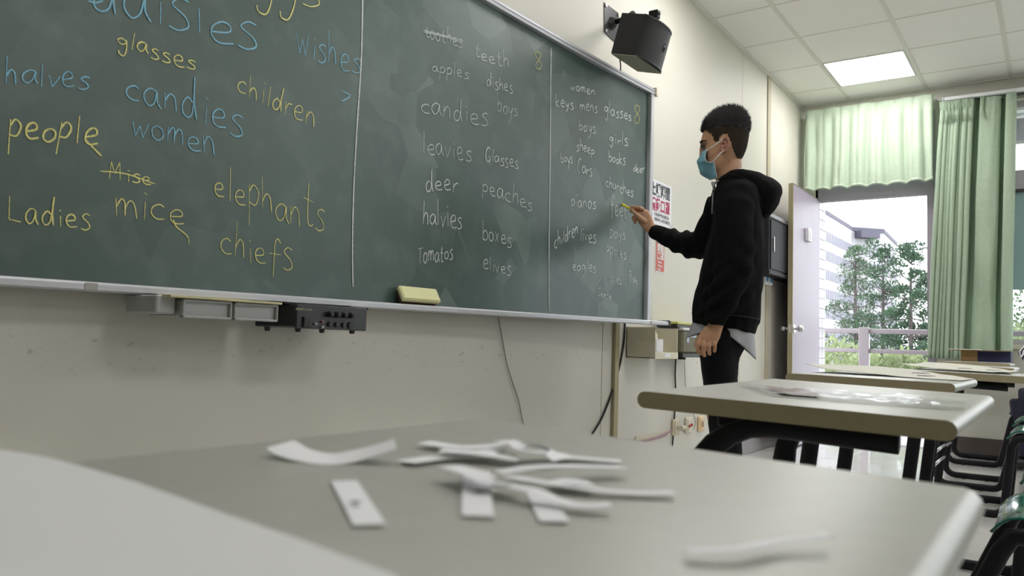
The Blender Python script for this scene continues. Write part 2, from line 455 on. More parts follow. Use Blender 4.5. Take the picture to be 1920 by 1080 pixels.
def Pd(px, d, z):      # point on the ray's vertical plane through column px at depth d
    r0 = ray(px, 640); r0 = r0 / r0.dot(CF)
    return V(CAM.x + r0.x * d, CAM.y + r0.y * d, z)
def building(name, label, foot, top, m_, cols, rows, wz0, wz1):
    n = len(foot)
    mb = MB()
    vs = [V(p.x, p.y, GZ) for p in foot] + [V(p.x, p.y, top) for p in foot]
    mb.add(vs, [(i, (i + 1) % n, n + (i + 1) % n, n + i) for i in range(n)] + [tuple(range(n, 2 * n))])
    t = thing(name, label, 'building', foot[0])
    obj('wall', mb, m_, t)
    c = sum(foot, V(0, 0, 0)) / n
    rf = MB()
    big = [c + (p - c) * 1.02 for p in foot]
    rf.add([V(p.x, p.y, top) for p in big] + [V(p.x, p.y, top + .28) for p in big], [(i, (i + 1) % n, n + (i + 1) % n, n + i) for i in range(n)] + [tuple(range(n, 2 * n)), tuple(range(n - 1, -1, -1))])
    obj('roof_edge', rf, M_roof, t)
    wb_ = MB()
    for i, nc in enumerate(cols):
        a, b = foot[i], foot[(i + 1) % n]
        e = (b - a); L_ = e.length; e.normalize(); nrm = V(e.y, -e.x, 0)
        if nrm.dot(c - a) > 0: nrm = -nrm
        for q in range(nc):
            for k in range(rows):
                x0 = L_ * (q + .25) / nc; x1 = L_ * (q + .75) / nc
                z0 = wz0 + (wz1 - wz0) * (k + .3) / rows; z1 = wz0 + (wz1 - wz0) * (k + .8) / rows
                p = a + e * x0 + nrm * .04; r_ = a + e * x1 + nrm * .04
                wb_.add([V(p.x, p.y, z0), V(r_.x, r_.y, z0), V(r_.x, r_.y, z1), V(p.x, p.y, z1),
                         V(p.x, p.y, z0) - nrm * .1, V(r_.x, r_.y, z0) - nrm * .1, V(r_.x, r_.y, z1) - nrm * .1, V(p.x, p.y, z1) - nrm * .1],
                        [(0, 1, 2, 3), (0, 4, 5, 1), (1, 5, 6, 2), (2, 6, 7, 3), (3, 7, 4, 0)])
    if wb_.v: tag(obj('window_grid', wb_, M_bwin, t), kind='stuff')
    return t
M_bwall = mat('pale_facade', (.42, .415, .44), .8, var=.03, scale=.5)
M_roof = mat('roof_slate', (.09, .085, .12), .7)
M_bwin = mat('far_window', (.24, .24, .29), .5)
A0, A1, A2, A3 = Pd(1500, 44, 0), Pd(1599, 55, 0), Pd(1657, 55.5, 0), Pd(1682, 62, 0)
zr = .8 + 230 / FPX * 55
building('tall_building', 'tall pale campus building with rows of small windows behind the conifers', [A0, A1, A2, A3, Pd(1670, 80, 0), Pd(1480, 70, 0)], zr, M_bwall, (30, 8, 10), 15, GZ, zr - .8)
pv = MB()  # solid dark block stands in for shade in the recess below the roof slab
q0, q1 = Pd(1611, 54.5, 0), Pd(1646, 54.8, 0)
ux = (q1 - q0); un = V(-ux.y, ux.x, 0).normalized() * .8
for za, zb2, k0, k1 in ((zr - .52, zr - .02, 0, 1),):
    p0, p1 = q0 + ux * k0 - un * .3, q0 + ux * k1 - un * .3
    pv.loft([[V(p.x, p.y, za), V(p.x, p.y, zb2), V(p.x, p.y, zb2) + un, V(p.x, p.y, za) + un] for p in (p0, p1)])
tag(obj('roof_recess_shade', pv, M_roof), 'dark block for the shaded roof canopy on top of the tall pale building', 'recess')
building('low_building', 'low pale building partly hidden behind conifer trunks', [Pd(1690, 40, 0), Pd(1960, 42, 0), Pd(1960, 60, 0), Pd(1690, 60, 0)], -1.2, M_bwall, (10, 0, 0, 4), 4, GZ, -2)

M_bark = mat('bark', (.09, .075, .075), .9, var=.3)
def leaf_clump(mb, c, r, n, ln, up=.3):
    for k in range(n):
        d = V(random.gauss(0, 1), random.gauss(0, 1), random.gauss(0, .8) + up).normalized()
        p = c + d * r * random.random() ** .4
        q = p + (d + V(random.uniform(-.5, .5), random.uniform(-.5, .5), random.uniform(-.2, .6))).normalized() * ln
        s = (q - p).cross(V(random.random() - .5, random.random() - .5, random.random() - .5)).normalized() * ln * .28
        mb.add([p, (p + q) / 2 + s, q, (p + q) / 2 - s], [(0, 1, 2, 3)])
def conifer(px, d, ztop, label, dens, rmax, m_):
    b = Pd(px, d, GZ)
    t = thing('conifer_tree', label, 'tree', b, group='conifers beyond the railing')
    H = ztop - GZ
    obj('trunk', MB().tube([b, b + V(0, 0, H * .5), b + V(0, 0, H * .97)], [.17, .11, .03], 8), M_bark, t)
    br = MB(); fo = MB()
    nl = int(H / .5)
    for i in range(nl):
        z = GZ + H * (i + .5) / nl
        f = 1 - (i + .5) / nl
        R = rmax * (min(1, f * 2.4 + .16)) * (.8 + .35 * random.random())
        nb = random.randint(3, 4); a0 = random.random() * 6.3
        for k in range(nb):
            a = a0 + 6.283 * k / nb + random.uniform(-.3, .3)
            R_ = R * random.uniform(.55, 1.1)
            tip = V(b.x + math.cos(a) * R_, b.y + math.sin(a) * R_, z + R_ * .22 + random.uniform(-.25, .3))
            br.tube([(b.x, b.y, z), (V(b.x, b.y, z) + tip) / 2 - V(0, 0, .05), tip], [.03, .02, .01], 4)
            for s in (1, .55):
                if s < 1 and R_ < .5: continue
                c = V(b.x, b.y, z) + (tip - V(b.x, b.y, z)) * s
                leaf_clump(fo, c + V(random.uniform(-.1, .1), random.uniform(-.1, .1), .05), .27 * (1.2 - .3 * s) * random.uniform(.75, 1.2), int(85 * dens), .085, .5)
    leaf_clump(fo, b + V(0, 0, H * .985), .22, 50, .16, 1)
    tag(obj('branches', br, M_bark, t), kind='stuff')
    tag(obj('foliage', fo, m_, t), kind='stuff')
M_con = mat('conifer_needles', (.050, .092, .055), .8, var=.45, scale=3)
M_con2 = mat('conifer_needles_pale', (.085, .13, .08), .8, var=.45, scale=3)
random.seed(11)
conifer(1604, 29, 4.7, 'sparse conifer with visible trunk, leftmost of the trees outside the doorway', 1.3, 1.6, M_con2)
conifer(1656, 25, 4.05, 'dark green conifer in the middle of the three outside the doorway', 1.6, 1.4, M_con)
conifer(1708, 21.5, 3.55, 'densest dark green conifer, beside the gathered curtain edge', 2.3, 1.5, M_con)
conifer(1756, 33, 4.6, 'dark conifer mostly hidden by the long green curtain', 1.0, 1.5, M_con)
M_leafy = mat('light_leaves', (.24, .29, .15), .8, var=.35, scale=2, trans=.3)
M_leafd = mat('mid_leaves', (.09, .14, .065), .8, var=.4, scale=2, trans=.2)
def bushy(px, d, ztop, R, label, m_, n=60):
    b = Pd(px, d, GZ)
    t = thing('leafy_tree', label, 'tree', b, group='leafy trees below the railing')
    obj('trunk', MB().tube([b, b + V(.1, 0, (ztop - GZ) * .6), b + V(0, 0, (ztop - GZ) * .85)], [.16, .1, .04], 8), M_bark, t)
    fo = MB()
    for k in range(n):
        dd = V(random.gauss(0, 1), random.gauss(0, 1), random.gauss(0, 1)).normalized()
        rr = random.random() ** .33
        c = V(b.x, b.y, ztop - R * .75) + V(dd.x * R * rr, dd.y * R * rr, dd.z * R * .75 * rr)
        leaf_clump(fo, c, R * .26, 85, .13, .1)
    tag(obj('foliage', fo, m_, t), kind='stuff')
bushy(1572, 16, .92, 1.45, 'yellow-green leafy tree seen through the railing left of its post', M_leafy, 90)
bushy(1672, 13, .75, 1.05, 'yellow-green leafy tree seen through the railing right of its post', M_leafy, 70)
bushy(1556, 11.5, .0, .8, 'mid green leafy tree crown low behind the bottom rail', M_leafd, 50)
bushy(1640, 18.5, .2, .9, 'mid green leafy tree low behind the conifer trunks', M_leafd, 60)
bushy(1905, 19, 1.7, 1.5, 'leafy tree seen through the clear strip of window beside the curtain', M_leafy, 70)
bushy(1935, 25, 3.0, 2.0, 'darker leafy tree behind the window beside the curtain', M_leafd, 70)

# ------------------------------------------------------------------ blackboard
def by(x): return WY - (.05 + .018 * max(0, x - 1.6) ** 2 + .018 * max(0, .2 - x) ** 2)
def bz0(x): return .905 + .0095 * x
BX0, BX1 = -.9, 3.912
BT = 2.185
bb = thing('blackboard', 'long green chalkboard covered in coloured chalk words on the cream wall', 'blackboard', (1.5, WY, .9))
NB = 60
def bx(i): return BX0 + (BX1 - BX0) * i / NB
obj('writing_surface', MB().grid(lambda u, v: V(BX0 + (BX1 - BX0) * u, by(BX0 + (BX1 - BX0) * u), bz0(BX0 + (BX1 - BX0) * u) + (BT - bz0(BX0 + (BX1 - BX0) * u)) * v), NB, 8), M_board, bb, True)
def along(name, prof, m_, x0=BX0, x1=BX1, parent=bb, bot=False, n=NB, sm=.5):
    rings = []
    for i in range(n + 1):
        x = x0 + (x1 - x0) * i / n
        rings.append([V(x, by(x) - d, z + (bz0(x) if bot else 0)) for d, z in prof])
    return obj(name, MB().loft(rings), m_, parent, sm)
along('back_panel', [(-.02, .0), (-.001, .0), (-.001, 1.25), (-.02, 1.25)], M_dark, bot=True)
along('top_rail', [(-.02, BT), (.022, BT), (.024, BT + .013), (-.02, BT + .013)], M_alu, x1=3.95)
along('rail_groove', [(-.02, BT + .013), (.014, BT + .013), (.014, BT + .018), (-.02, BT + .018)], M_alud, x1=3.95)
along('top_rail', [(-.02, BT + .018), (.022, BT + .018), (.022, BT + .029), (-.02, BT + .029)], M_alu, x1=3.95)
along('rail_groove', [(-.02, BT + .029), (.016, BT + .029), (.016, BT + .034), (-.02, BT + .034)], M_alud, x1=3.95)
xe = 3.95
obj('rail_end_cap', MB().bbox((xe - .003, by(xe) - .03, BT - .006), (xe + .022, by(xe) + .025, BT + .042), .003), M_cream, bb)
obj('side_frame', MB().bbox((3.910, by(3.92) - .022, .93), (3.948, by(3.92) + .02, BT), .004), M_alu, bb)
tray = [(0, -.004), (.006, 0), (.062, -.004), (.068, -.009), (.068, -.022), (.060, -.026), (0, -.024), (-.01, -.024), (-.01, -.004)]
along('chalk_tray', tray, M_alu, x1=4.06, bot=True, sm=.4)
xe = 4.06
obj('tray_end_cap', MB().bbox((xe - .002, by(xe) - .073, bz0(xe) - .03), (xe + .018, by(xe) + .005, bz0(xe) + .002), .003), M_alud, bb)
M_tape = mat('grey_tape', (.33, .33, .31), .7)
for xx, w in ((.948, .03), (3.86, .06)):
    obj('tape_patch', MB().box((xx, by(xx) - .0695, bz0(xx) - .022), (xx + w, by(xx) - .068, bz0(xx) - .006)), M_tape, bb)
# stand-off blocks that carry the curved board on the wall
for xx in (-.6, 2.9, 3.75):
    for zz in (.96, 2.1):
        obj('standoff_block', MB().box((xx, by(xx) + .019, zz), (xx + .05, WY - .001, zz + .06)), M_alud, bb)

# chalk writing
FONT = {
 'a': (.9, [[(.7, .9), (.4, 1), (.1, .7), (.05, .3), (.28, 0), (.55, .25), (.7, .9), (.7, .35), (.88, 0)]]),
 'b': (.85, [[(.1, 2), (.1, 0)], [(.1, .6), (.4, 1), (.72, .7), (.65, .2), (.35, 0), (.1, .15)]]),
 'c': (.85, [[(.7, .9), (.45, 1.05), (.12, .75), (.08, .3), (.35, 0), (.75, .08)]]),
 'd': (.9, [[(.62, .75), (.35, .95), (.06, .55), (.1, .12), (.35, 0), (.6, .4), (.74, 2), (.68, .9), (.78, 0)]]),
 'e': (.85, [[(.1, .45), (.62, .6), (.6, .92), (.35, 1), (.1, .7), (.1, .25), (.35, 0), (.78, .1)]]),
 'f': (.85, [[(.8, 1.75), (.6, 2), (.4, 1.7), (.36, .8), (.36, -.55)], [(.02, .95), (.85, 1)]]),
 'g': (.85, [[(.65, .85), (.35, 1), (.1, .65), (.3, .35), (.6, .55), (.7, .95), (.66, 0), (.45, -.85), (.15, -.8), (.1, -.45)]]),
 'h': (.85, [[(.12, 2), (.08, 0)], [(.08, .45), (.35, 1), (.6, .8), (.66, 0)]]),
 'i': (.42, [[(.2, 1), (.2, 0)], [(.12, 1.5), (.26, 1.42)]]),
 'k': (.85, [[(.1, 2), (.1, 0)], [(.65, 1), (.12, .45), (.72, 0)]]),
 'l': (.45, [[(.24, 2), (.18, 0)]]),
 'm': (1.15, [[(.05, 1), (.08, 0)], [(.08, .5), (.3, 1), (.46, .8), (.46, .05)], [(.46, .5), (.7, 1), (.9, .8), (1, 0)]]),
 'n': (.85, [[(.1, 1), (.1, 0)], [(.1, .45), (.35, 1), (.6, .8), (.68, 0)]]),
 'o': (.85, [[(.4, 1), (.12, .75), (.1, .25), (.38, 0), (.68, .3), (.66, .8), (.38, 1)]]),
 'p': (.85, [[(.12, 1), (.06, -1)], [(.1, .6), (.4, 1), (.72, .65), (.5, .08), (.1, .12)]]),
 'r': (.65, [[(.1, 1), (.1, 0)], [(.1, .45), (.3, .9), (.6, .95)]]),
 's': (.75, [[(.65, .92), (.38, 1), (.15, .75), (.52, .42), (.6, .1), (.3, -.08), (.02, 0)]]),
 't': (.75, [[(.36, 1.75), (.32, .3), (.5, 0), (.72, .12)], [(.02, 1.1), (.7, 1)]]),
 'u': (.85, [[(.1, 1), (.1, .3), (.3, 0), (.58, .25), (.68, 1), (.72, 0)]]),
 'v': (.75, [[(.05, 1), (.3, 0)], [(.3, 0), (.65, 1.05)]]),
 'w': (1.1, [[(.05, 1), (.25, 0)], [(.25, 0), (.5, .8)], [(.5, .8), (.7, 0)], [(.7, 0), (.98, 1.1)]]),
 'x': (.8, [[(.1, 1), (.65, 0)], [(.65, 1), (.1, 0)]]),
 'y': (.8, [[(.1, 1), (.2, .4), (.45, .3), (.65, .9)], [(.68, 1), (.5, -.2), (.15, -.9)]]),
 'L': (.95, [[(.15, 1.9), (.08, .1)], [(.08, .1), (.8, 0)]]),
 'G': (1.05, [[(.85, 1.7), (.5, 1.9), (.12, 1.2), (.15, .3), (.5, 0), (.85, .5)], [(.5, .7), (.95, .75)], [(.85, .7), (.8, -.3)]]),
 'T': (.9, [[(0, 1.8), (.9, 1.9)], [(.45, 1.85), (.4, 0)]]),
 'D': (1.0, [[(.15, 1.8), (.15, 0)], [(.1, 1.8), (.6, 1.6), (.85, .8), (.5, .1), (.1, 0)]]),
 'C': (1.0, [[(.85, 1.7), (.45, 1.8), (.1, 1.1), (.12, .3), (.5, 0)]]),
 'M': (1.3, [[(.1, 0), (.2, 1.9)], [(.2, 1.9), (.5, .6)], [(.5, .6), (.85, 1.9)], [(.85, 1.9), (.95, 0)]]),
 '8': (.9, [[(.65, 1.7), (.35, 1.95), (.1, 1.6), (.35, 1.1), (.65, .6), (.5, .05), (.2, .05), (.1, .5), (.4, 1.0), (.65, 1.5), (.55, 1.85)]]),
 '>': (.8, [[(.1, 1.2), (.6, .8), (.65, .5), (.1, 0)]]),
 ',': (.4, [[(.2, .1), (.25, -.1), (.1, -.4)]]),
 ':': (.4, [[(.2, .6), (.22, .55)], [(.2, .1), (.22, .05)]]),
 "'": (.3, [[(.1, .3), (.08, 0)]]),
}
def crom(pts, n=5):
    if len(pts) < 3: return pts
    P_ = [pts[0]] + list(pts) + [pts[-1]]; out = []
    for i in range(1, len(P_) - 2):
        a, b, c, d = P_[i - 1:i + 3]
        for k in range(n):
            t = k / n
            out.append(tuple(.5 * (2 * b[j] + (c[j] - a[j]) * t + (2 * a[j] - 5 * b[j] + 4 * c[j] - d[j]) * t * t + (3 * b[j] - a[j] - 3 * c[j] + d[j]) * t ** 3) for j in range(len(b))))
    out.append(pts[-1])
    return out
def onboard(px, py, lift=.0012):
    y = 1.9
    for _ in range(6):
        p = at(px, py, 1, y); y = by(p.x)
    return V(p.x, y - lift, p.z)
def chalk_mat(name, c):
    M = mat(name, c, .95, spec=.1)
    N = M.node_tree.nodes; L = M.node_tree.links; b = N['Principled BSDF']
    tc = N.new('ShaderNodeTexCoord'); n = N.new('ShaderNodeTexNoise'); n.inputs['Scale'].default_value = 420; n.inputs['Detail'].default_value = 3
    L.new(tc.outputs['Object'], n.inputs['Vector'])
    r = N.new('ShaderNodeValToRGB'); r.color_ramp.elements[0].position = .38; r.color_ramp.elements[1].position = .56
    r.color_ramp.elements[0].color = tuple(.45 * x + .55 * y_ for x, y_ in zip(c, (.035, .07, .06))) + (1,)
    r.color_ramp.elements[1].color = tuple(c) + (1,)
    L.new(n.outputs['Fac'], r.inputs[0]); L.new(r.outputs[0], b.inputs['Base Color'])
    return M
CH = {'pale': chalk_mat('pale_white_chalk', (.80, .85, .83)), 'blue': chalk_mat('blue_chalk', (.27, .55, .72)), 'yellow': chalk_mat('yellow_chalk', (.80, .76, .30)), 'white': chalk_mat('white_chalk', (.72, .76, .72)), 'faint': chalk_mat('faint_white_chalk', (.56, .61, .59))}
def stroke(mb, pts, w, lift=.0012):
    P3 = [onboard(x, y, lift) for x, y in pts]; lifts = [lift + .00003 * i for i in range(len(P3))]
    L_, R_ = [], []
    for i, p in enumerate(P3):
        t = P3[min(i + 1, len(P3) - 1)] - P3[max(i - 1, 0)]
        s = V(-t.z, 0, t.x)
        s = s.normalized() if s.length > 1e-7 else V(0, 0, 1)
        ww = w * (.85 + .3 * mnoise.noise(p * 40)) * (1 if 0 < i < len(P3) - 1 else .6)
        a = p + s * ww / 2; b = p - s * ww / 2
        a.y = by(a.x) - lifts[i]; b.y = by(b.x) - lifts[i]
        L_.append(a); R_.append(b)
    n = len(P3)
    mb.add(L_ + R_, [(i, i + 1, n + i + 1, n + i) for i in range(n - 1)])
def word(txt, x0, y0, x1, y1, h, col, w=.004, h1=None, slant=0, extra=()):
    h1 = h1 or h
    tot = sum(FONT[c][0] for c in txt)
    mb = MB(); cx = 0; rr = random.Random(txt + str(x0))
    for c in txt:
        ww, st = FONT[c]
        jy = rr.uniform(-.16, .16); js = rr.uniform(.82, 1.28); jx = rr.uniform(-.10, .14); jw = rr.uniform(.82, 1.0)
        for s in st:
            pp = []
            for (u, v) in crom(s):
                f = (cx + u * jw + jx * v * .5) / tot
                hh = h + (h1 - h) * f
                pp.append((x0 + (x1 - x0) * f + slant * hh * v, y0 + (y1 - y0) * f - hh * (v * js + jy)))
            stroke(mb, pp, w)
        cx += ww
    for e in extra: stroke(mb, crom(e), w)
    o = obj('chalk_word', mb, CH[col], bb)
    o['label'] = '%s chalk word %s' % ({'faint': 'faint white', 'pale': 'faint white'}.get(col, col), txt.lower()) if txt.isalpha() else '%s chalk mark' % ({'faint': 'faint white', 'pale': 'faint white'}.get(col, col))
    return o
B_, Y_, W_, F_ = 'blue', 'yellow', 'white', 'faint'
word('daisies', 172, 18, 492, 98, 40, B_, .0052, 50, extra=[[(165, 2), (180, 5), (193, 1)]])
word('eggs', 430, -12, 606, 18, 30, Y_, .005, 32)
word('wishes', 555, 100, 678, 140, 30, B_, .0038, 24)
word('glasses', 218, 84, 370, 134, 18, Y_, .0038, 18)
word('halves', 8, 154, 172, 168, 27, B_, .004, 22, .05)
word('candies', 233, 181, 460, 256, 30, B_, .0045, 34)
word('children', 443, 170, 592, 240, 22, Y_, .0038, 24, .08)
word('people', 14, 258, 186, 268, 28, Y_, .0055, 30, .08, extra=[[(160, 262), (172, 275), (190, 293)]])
word('women', 245, 250, 408, 292, 27, B_, .0038, 26)
word('Mise', 202, 334, 288, 347, 14, Y_, .0038, 15, extra=[[(187, 321), (235, 326), (290, 345)]])
word('elephants', 400, 364, 612, 440, 27, Y_, .0034, 42)
word('Ladies', 14, 412, 176, 432, 24, Y_, .0042, 22)
word('mice', 215, 400, 350, 424, 31, Y_, .0038, 24, extra=[[(325, 412), (330, 425), (350, 442), (354, 457)]])
word('chiefs', 412, 476, 552, 508, 33, Y_, .0034, 33)
word('>', 638, 188, 660, 188, 16, B_, .0035)
word('toothes', 796, 68, 868, 90, 13, F_, .0040, extra=[[(793, 57), (830, 66), (868, 77)], [(794, 60), (830, 68), (867, 80)]])
word('teeth', 888, 106, 958, 129, 14, W_, .0040)
word('8', 1002, 128, 1021, 130, 16, Y_, .0032)
word('apples', 810, 133, 880, 147, 11, F_, .0040)
word('dishes', 912, 162, 963, 175, 12, W_, .0040)
word('candies', 788, 209, 918, 237, 19, F_, .0046)
word('boys', 932, 209, 971, 217, 14, F_, .0040)
word('leavies', 791, 284, 886, 303, 20, F_, .0046)
word('Glasses', 909, 300, 973, 318, 14, W_, .0042)
word('deer', 798, 356, 860, 360, 19, W_, .0048)
word('peaches', 903, 360, 1000, 396, 15, W_, .0042)
word('halvies', 792, 418, 868, 430, 20, W_, .0048)
word('boxes', 904, 448, 960, 463, 15, W_, .0042)
word('Tomatos', 783, 492, 850, 487, 16, W_, .0042)
word('elives', 905, 503, 960, 516, 14, W_, .0042)
word("women", 1069, 169, 1116, 178, 8, 'pale', .0056)
word('keys:', 1041, 200, 1081, 206, 11, 'pale', .0056)
word('mens', 1087, 205, 1121, 212, 10, 'pale', .0056)
word('glasses', 1132, 213, 1185, 225, 11, 'pale', .0056)
word('8', 1187, 232, 1203, 233, 16, Y_, .0036)
word('boys', 1085, 243, 1118, 251, 11, 'pale', .0056)
word('girls', 1142, 265, 1178, 275, 10, 'pale', .0056)
word('sheep', 1080, 281, 1115, 289, 9, 'pale', .0056)
word('books', 1141, 301, 1173, 310, 10, 'pale', .0056)
word('boys', 1051, 303, 1074, 307, 10, 'pale', .0056)
word('Cars', 1082, 324, 1111, 330, 12, 'pale', .0056)
word('deer', 1187, 322, 1208, 323, 7, 'pale', .0056)
word('churches', 1135, 349, 1188, 371, 11, 'pale', .0056)
word('pianos', 1070, 387, 1118, 391, 12, 'pale', .0056)
word('feet', 1144, 400, 1176, 408, 15, 'pale', .0056)
word('children', 1039, 465, 1084, 437, 12, 'pale', .0056)
word('lives', 1087, 450, 1118, 456, 12, 'pale', .0056)
word('Days', 1142, 444, 1173, 449, 10, 'pale', .0056)
word('apples', 1136, 472, 1175, 485, 11, 'pale', .0056)
word('eagles', 1073, 507, 1118, 510, 11, 'pale', .0056)
word('taxes', 1140, 527, 1165, 533, 8, 'pale', .0056)
word('fish', 1178, 525, 1195, 533, 8, 'pale', .0056)
word('Geese', 1120, 555, 1147, 562, 7, 'pale', .0056)
M_line = chalk_mat('divider_chalk', (.66, .68, .66))
dv = MB(); stroke(dv, crom([(680, -30), (679, 40), (676, 130), (668, 250), (662, 370), (660, 470), (661, 538)], 8), .0065, .001)
obj('divider_line', dv, M_line, bb)
dv = MB(); stroke(dv, crom([(1033, 90), (1032, 180), (1031, 300), (1029, 450), (1029, 585)], 8), .009, .001)
obj('divider_line', dv, M_line, bb)

# eraser on the tray
def rotz(c, a): return Matrix.Translation(c) @ Matrix.Rotation(a, 4, 'Z')
er = thing('board_eraser', 'pale yellow chalk eraser lying on the aluminium tray under the middle column', 'eraser', (2.14, by(2.14) - .035, bz0(2.14)))
Me = rotz((2.15, by(2.15) - .018, bz0(2.15) + .020), -.10) @ Matrix.Rotation(math.radians(58), 4, 'X')
obj('felt_pad', MB().bbox((-.085, -.026, 0), (.085, .026, .014), .002, Me), mat('brown_felt', (.10, .05, .03), .95), er)
obj('body', MB().bbox((-.092, -.030, .014), (.092, .030, .036), .006, Me), mat('pale_yellow_plastic', (.62, .62, .33), .6), er)

# two grey drawers slung under the tray
dr = thing('drawer_unit', 'pair of shallow grey drawers hung under the chalk tray beside the black amplifier', 'drawers', (1.28, 1.8, .85))
zt = .889
obj('mounting_board', MB().bbox((1.10, 1.765, zt - .006), (1.435, 1.935, zt), .001), mat('pale_plywood', (.50, .46, .26), .6, var=.1), dr)
for x0, x1 in ((1.141, 1.283), (1.290, 1.431)):
    d_ = obj('drawer', MB().bbox((x0 + .004, 1.785, zt - .052), (x1 - .004, 1.93, zt - .008), .004), M_greyp, dr)
    rim = MB()
    a, b, c_, e_ = x0, x1, zt - .054, zt - .007
    rim.bbox((a, 1.775, c_), (a + .006, 1.79, e_), .002); rim.bbox((b - .006, 1.775, c_), (b, 1.79, e_), .002)
    rim.bbox((a, 1.775, c_), (b, 1.79, c_ + .006), .002); rim.bbox((a, 1.775, e_ - .006), (b, 1.79, e_), .002)
    obj('drawer_rim', rim, M_greyp, d_)
obj('bracket', MB().bbox((1.085, 1.80, zt - .046), (1.137, 1.935, zt), .004), M_greyp, dr)
obj('support_arm', MB().box((1.12, 1.93, zt - .01), (1.42, WY - .001, zt)), M_alud, dr)

# amplifier
am = thing('amplifier', 'black box amplifier with knobs and sockets hung under the chalk tray', 'amplifier', (1.62, 1.85, .85))
obj('case', MB().bbox((1.487, 1.77, .823), (1.757, 1.95, .888), .004), M_dark, am)
obj('front_panel', MB().bbox((1.484, 1.763, .820), (1.760, 1.771, .890), .003), mat('amplifier_face', (.012, .012, .013), .35), am)
for xx in (1.51, 1.72):
    for yy in (1.785, 1.92): obj('foot', MB().tube([(xx, yy, .823), (xx, yy, .810)], [.010, .007], 10), M_rubber, am)
obj('hanger_plate', MB().box((1.47, 1.80, .8885), (1.80, WY - .001, .893)), M_black, am)
def apx(px, py): return at(px, py, 1, 1.762)
sk = MB()
p = apx(574, 603); obj('rocker_switch', MB().bbox((p.x - .012, 1.756, p.z - .016), (p.x + .012, 1.764, p.z + .014), .002), M_rubber, am)
for k in range(4):
    p = apx(617 + k * 13.2, 589 + k * .8)
    obj('knob', MB().tube([(p.x, 1.763, p.z), (p.x, 1.748, p.z), (p.x, 1.745, p.z)], [.009, .008, .006], 14), M_rubber, am, .5)
for k in range(4):
    p = apx(618 + k * 13, 608 + k * .8)
    obj('socket', MB().tube([(p.x, 1.764, p.z), (p.x, 1.758, p.z)], [.008 + .003 * (k == 3), .0075 + .003 * (k == 3)], 14), M_rubber, am, .5)
    obj('socket_ring', MB().tube([(p.x, 1.759, p.z), (p.x, 1.757, p.z)], [.0045, .004], 12), mat('socket_metal', (.06, .06, .06), .4, .6), am)
for px, py, c in ((591, 607, (.3, .3, .3)), (604, 603, (.25, .08, .10)), (604, 613, (.4, .4, .36))):
    p = apx(px, py)
    obj('small_jack', MB().tube([(p.x, 1.764, p.z), (p.x, 1.757, p.z)], .0035, 10), mat('jack', c, .4), am)
def text(name, s, size, M4, m_, parent, bold=0, sx=1.0):
    cu = bpy.data.curves.new(name, 'FONT'); cu.body = s; cu.size = size; cu.offset = bold; cu.align_x = 'LEFT'; cu.resolution_u = 3
    o = bpy.data.objects.new(name, cu); S.collection.objects.link(o)
    me = bpy.data.meshes.new_from_object(o.evaluated_get(bpy.context.evaluated_depsgraph_get()))
    bpy.data.objects.remove(o)
    me.transform(M4 @ Matrix.Diagonal((sx, 1, 1, 1)))
    me.materials.clear(); me.materials.append(m_)
    return link(name, me, parent)
RX = Matrix.Rotation(math.radians(90), 4, 'X')     # text standing on a wall that faces -y
p = apx(555, 579)
M_print = mat('grey_print', (.35, .34, .26), .6)
obj('name_strip', MB().box((p.x, 1.7622, p.z - .003), (p.x + .028, 1.763, p.z + .003)), mat('dim_gold', (.16, .15, .09), .5), am)
text('lettering', 'KB-42PA', .0075, Matrix.Translation((p.x + .031, 1.7622, p.z - .003)) @ RX, M_print, am)
text('lettering', 'MIC1   MIC2   MIC3   A. IN', .0055, Matrix.Translation((1.628, 1.7622, .858)) @ RX, M_print, am)
obj('plug', MB().tube([(1.765, 1.90, .887), (1.80, 1.90, .887)], .006, 8), M_rubber, am)

# ------------------------------------------------------------------ loudspeaker
sp = thing('wall_speaker', 'black loudspeaker on a wall bracket above the end of the chalkboard', 'speaker', (3.487, 1.68, 2.293))
SM = Matrix.Translation((3.487, 1.68, 2.293)) @ Matrix.Rotation(-.046, 4, 'Z') @ Matrix.Rotation(.272, 4, 'X') @ Matrix.Rotation(.026, 4, 'Y')
w2, d2, h2 = .138, .074, .100
M_vinyl = mat('black_vinyl', (.010, .0095, .009), .7, var=.2, scale=60, bump=.2, bscale=400)
sb = MB().bbox((-w2, -d2 + .01, -h2), (w2, d2, h2), .003, SM)
obj('cabinet', sb, M_vinyl, sp)
M_under = mat('speaker_base_board', (.32, .31, .23), .6)
obj('base_board', MB().bbox((-w2 + .003, -d2 + .004, -h2 - .004), (w2 - .003, d2 - .003, -h2 + .001), .001, SM), M_under, sp)
def grille_mat():
    M = mat('metal_grille', (.012, .012, .014), .5, spec=.4)
    N = M.node_tree.nodes; L = M.node_tree.links; b = N['Principled BSDF']
    tc = N.new('ShaderNodeTexCoord'); wv = N.new('ShaderNodeTexWave'); wv.bands_direction = 'Z'; wv.inputs['Scale'].default_value = 60
    L.new(tc.outputs['Object'], wv.inputs['Vector'])
    bp = N.new('ShaderNodeBump'); bp.inputs['Strength'].default_value = .35; bp.inputs['Distance'].default_value = .002
    L.new(wv.outputs['Fac'], bp.inputs['Height']); L.new(bp.outputs[0], b.inputs['Normal'])
    return M
def bulge(x): return .036 * (1 - (x / w2) ** 2) ** .8 if abs(x) < w2 else 0
rings = []
for i in range(25):
    x = -w2 + 2 * w2 * i / 24
    y = -d2 + .012 - bulge(x)
    rings.append([SM @ V(x, -d2 + .014, h2), SM @ V(x, y, h2), SM @ V(x, y, -h2), SM @ V(x, -d2 + .014, -h2)])
obj('grille', MB().loft(rings), grille_mat(), sp, .6)
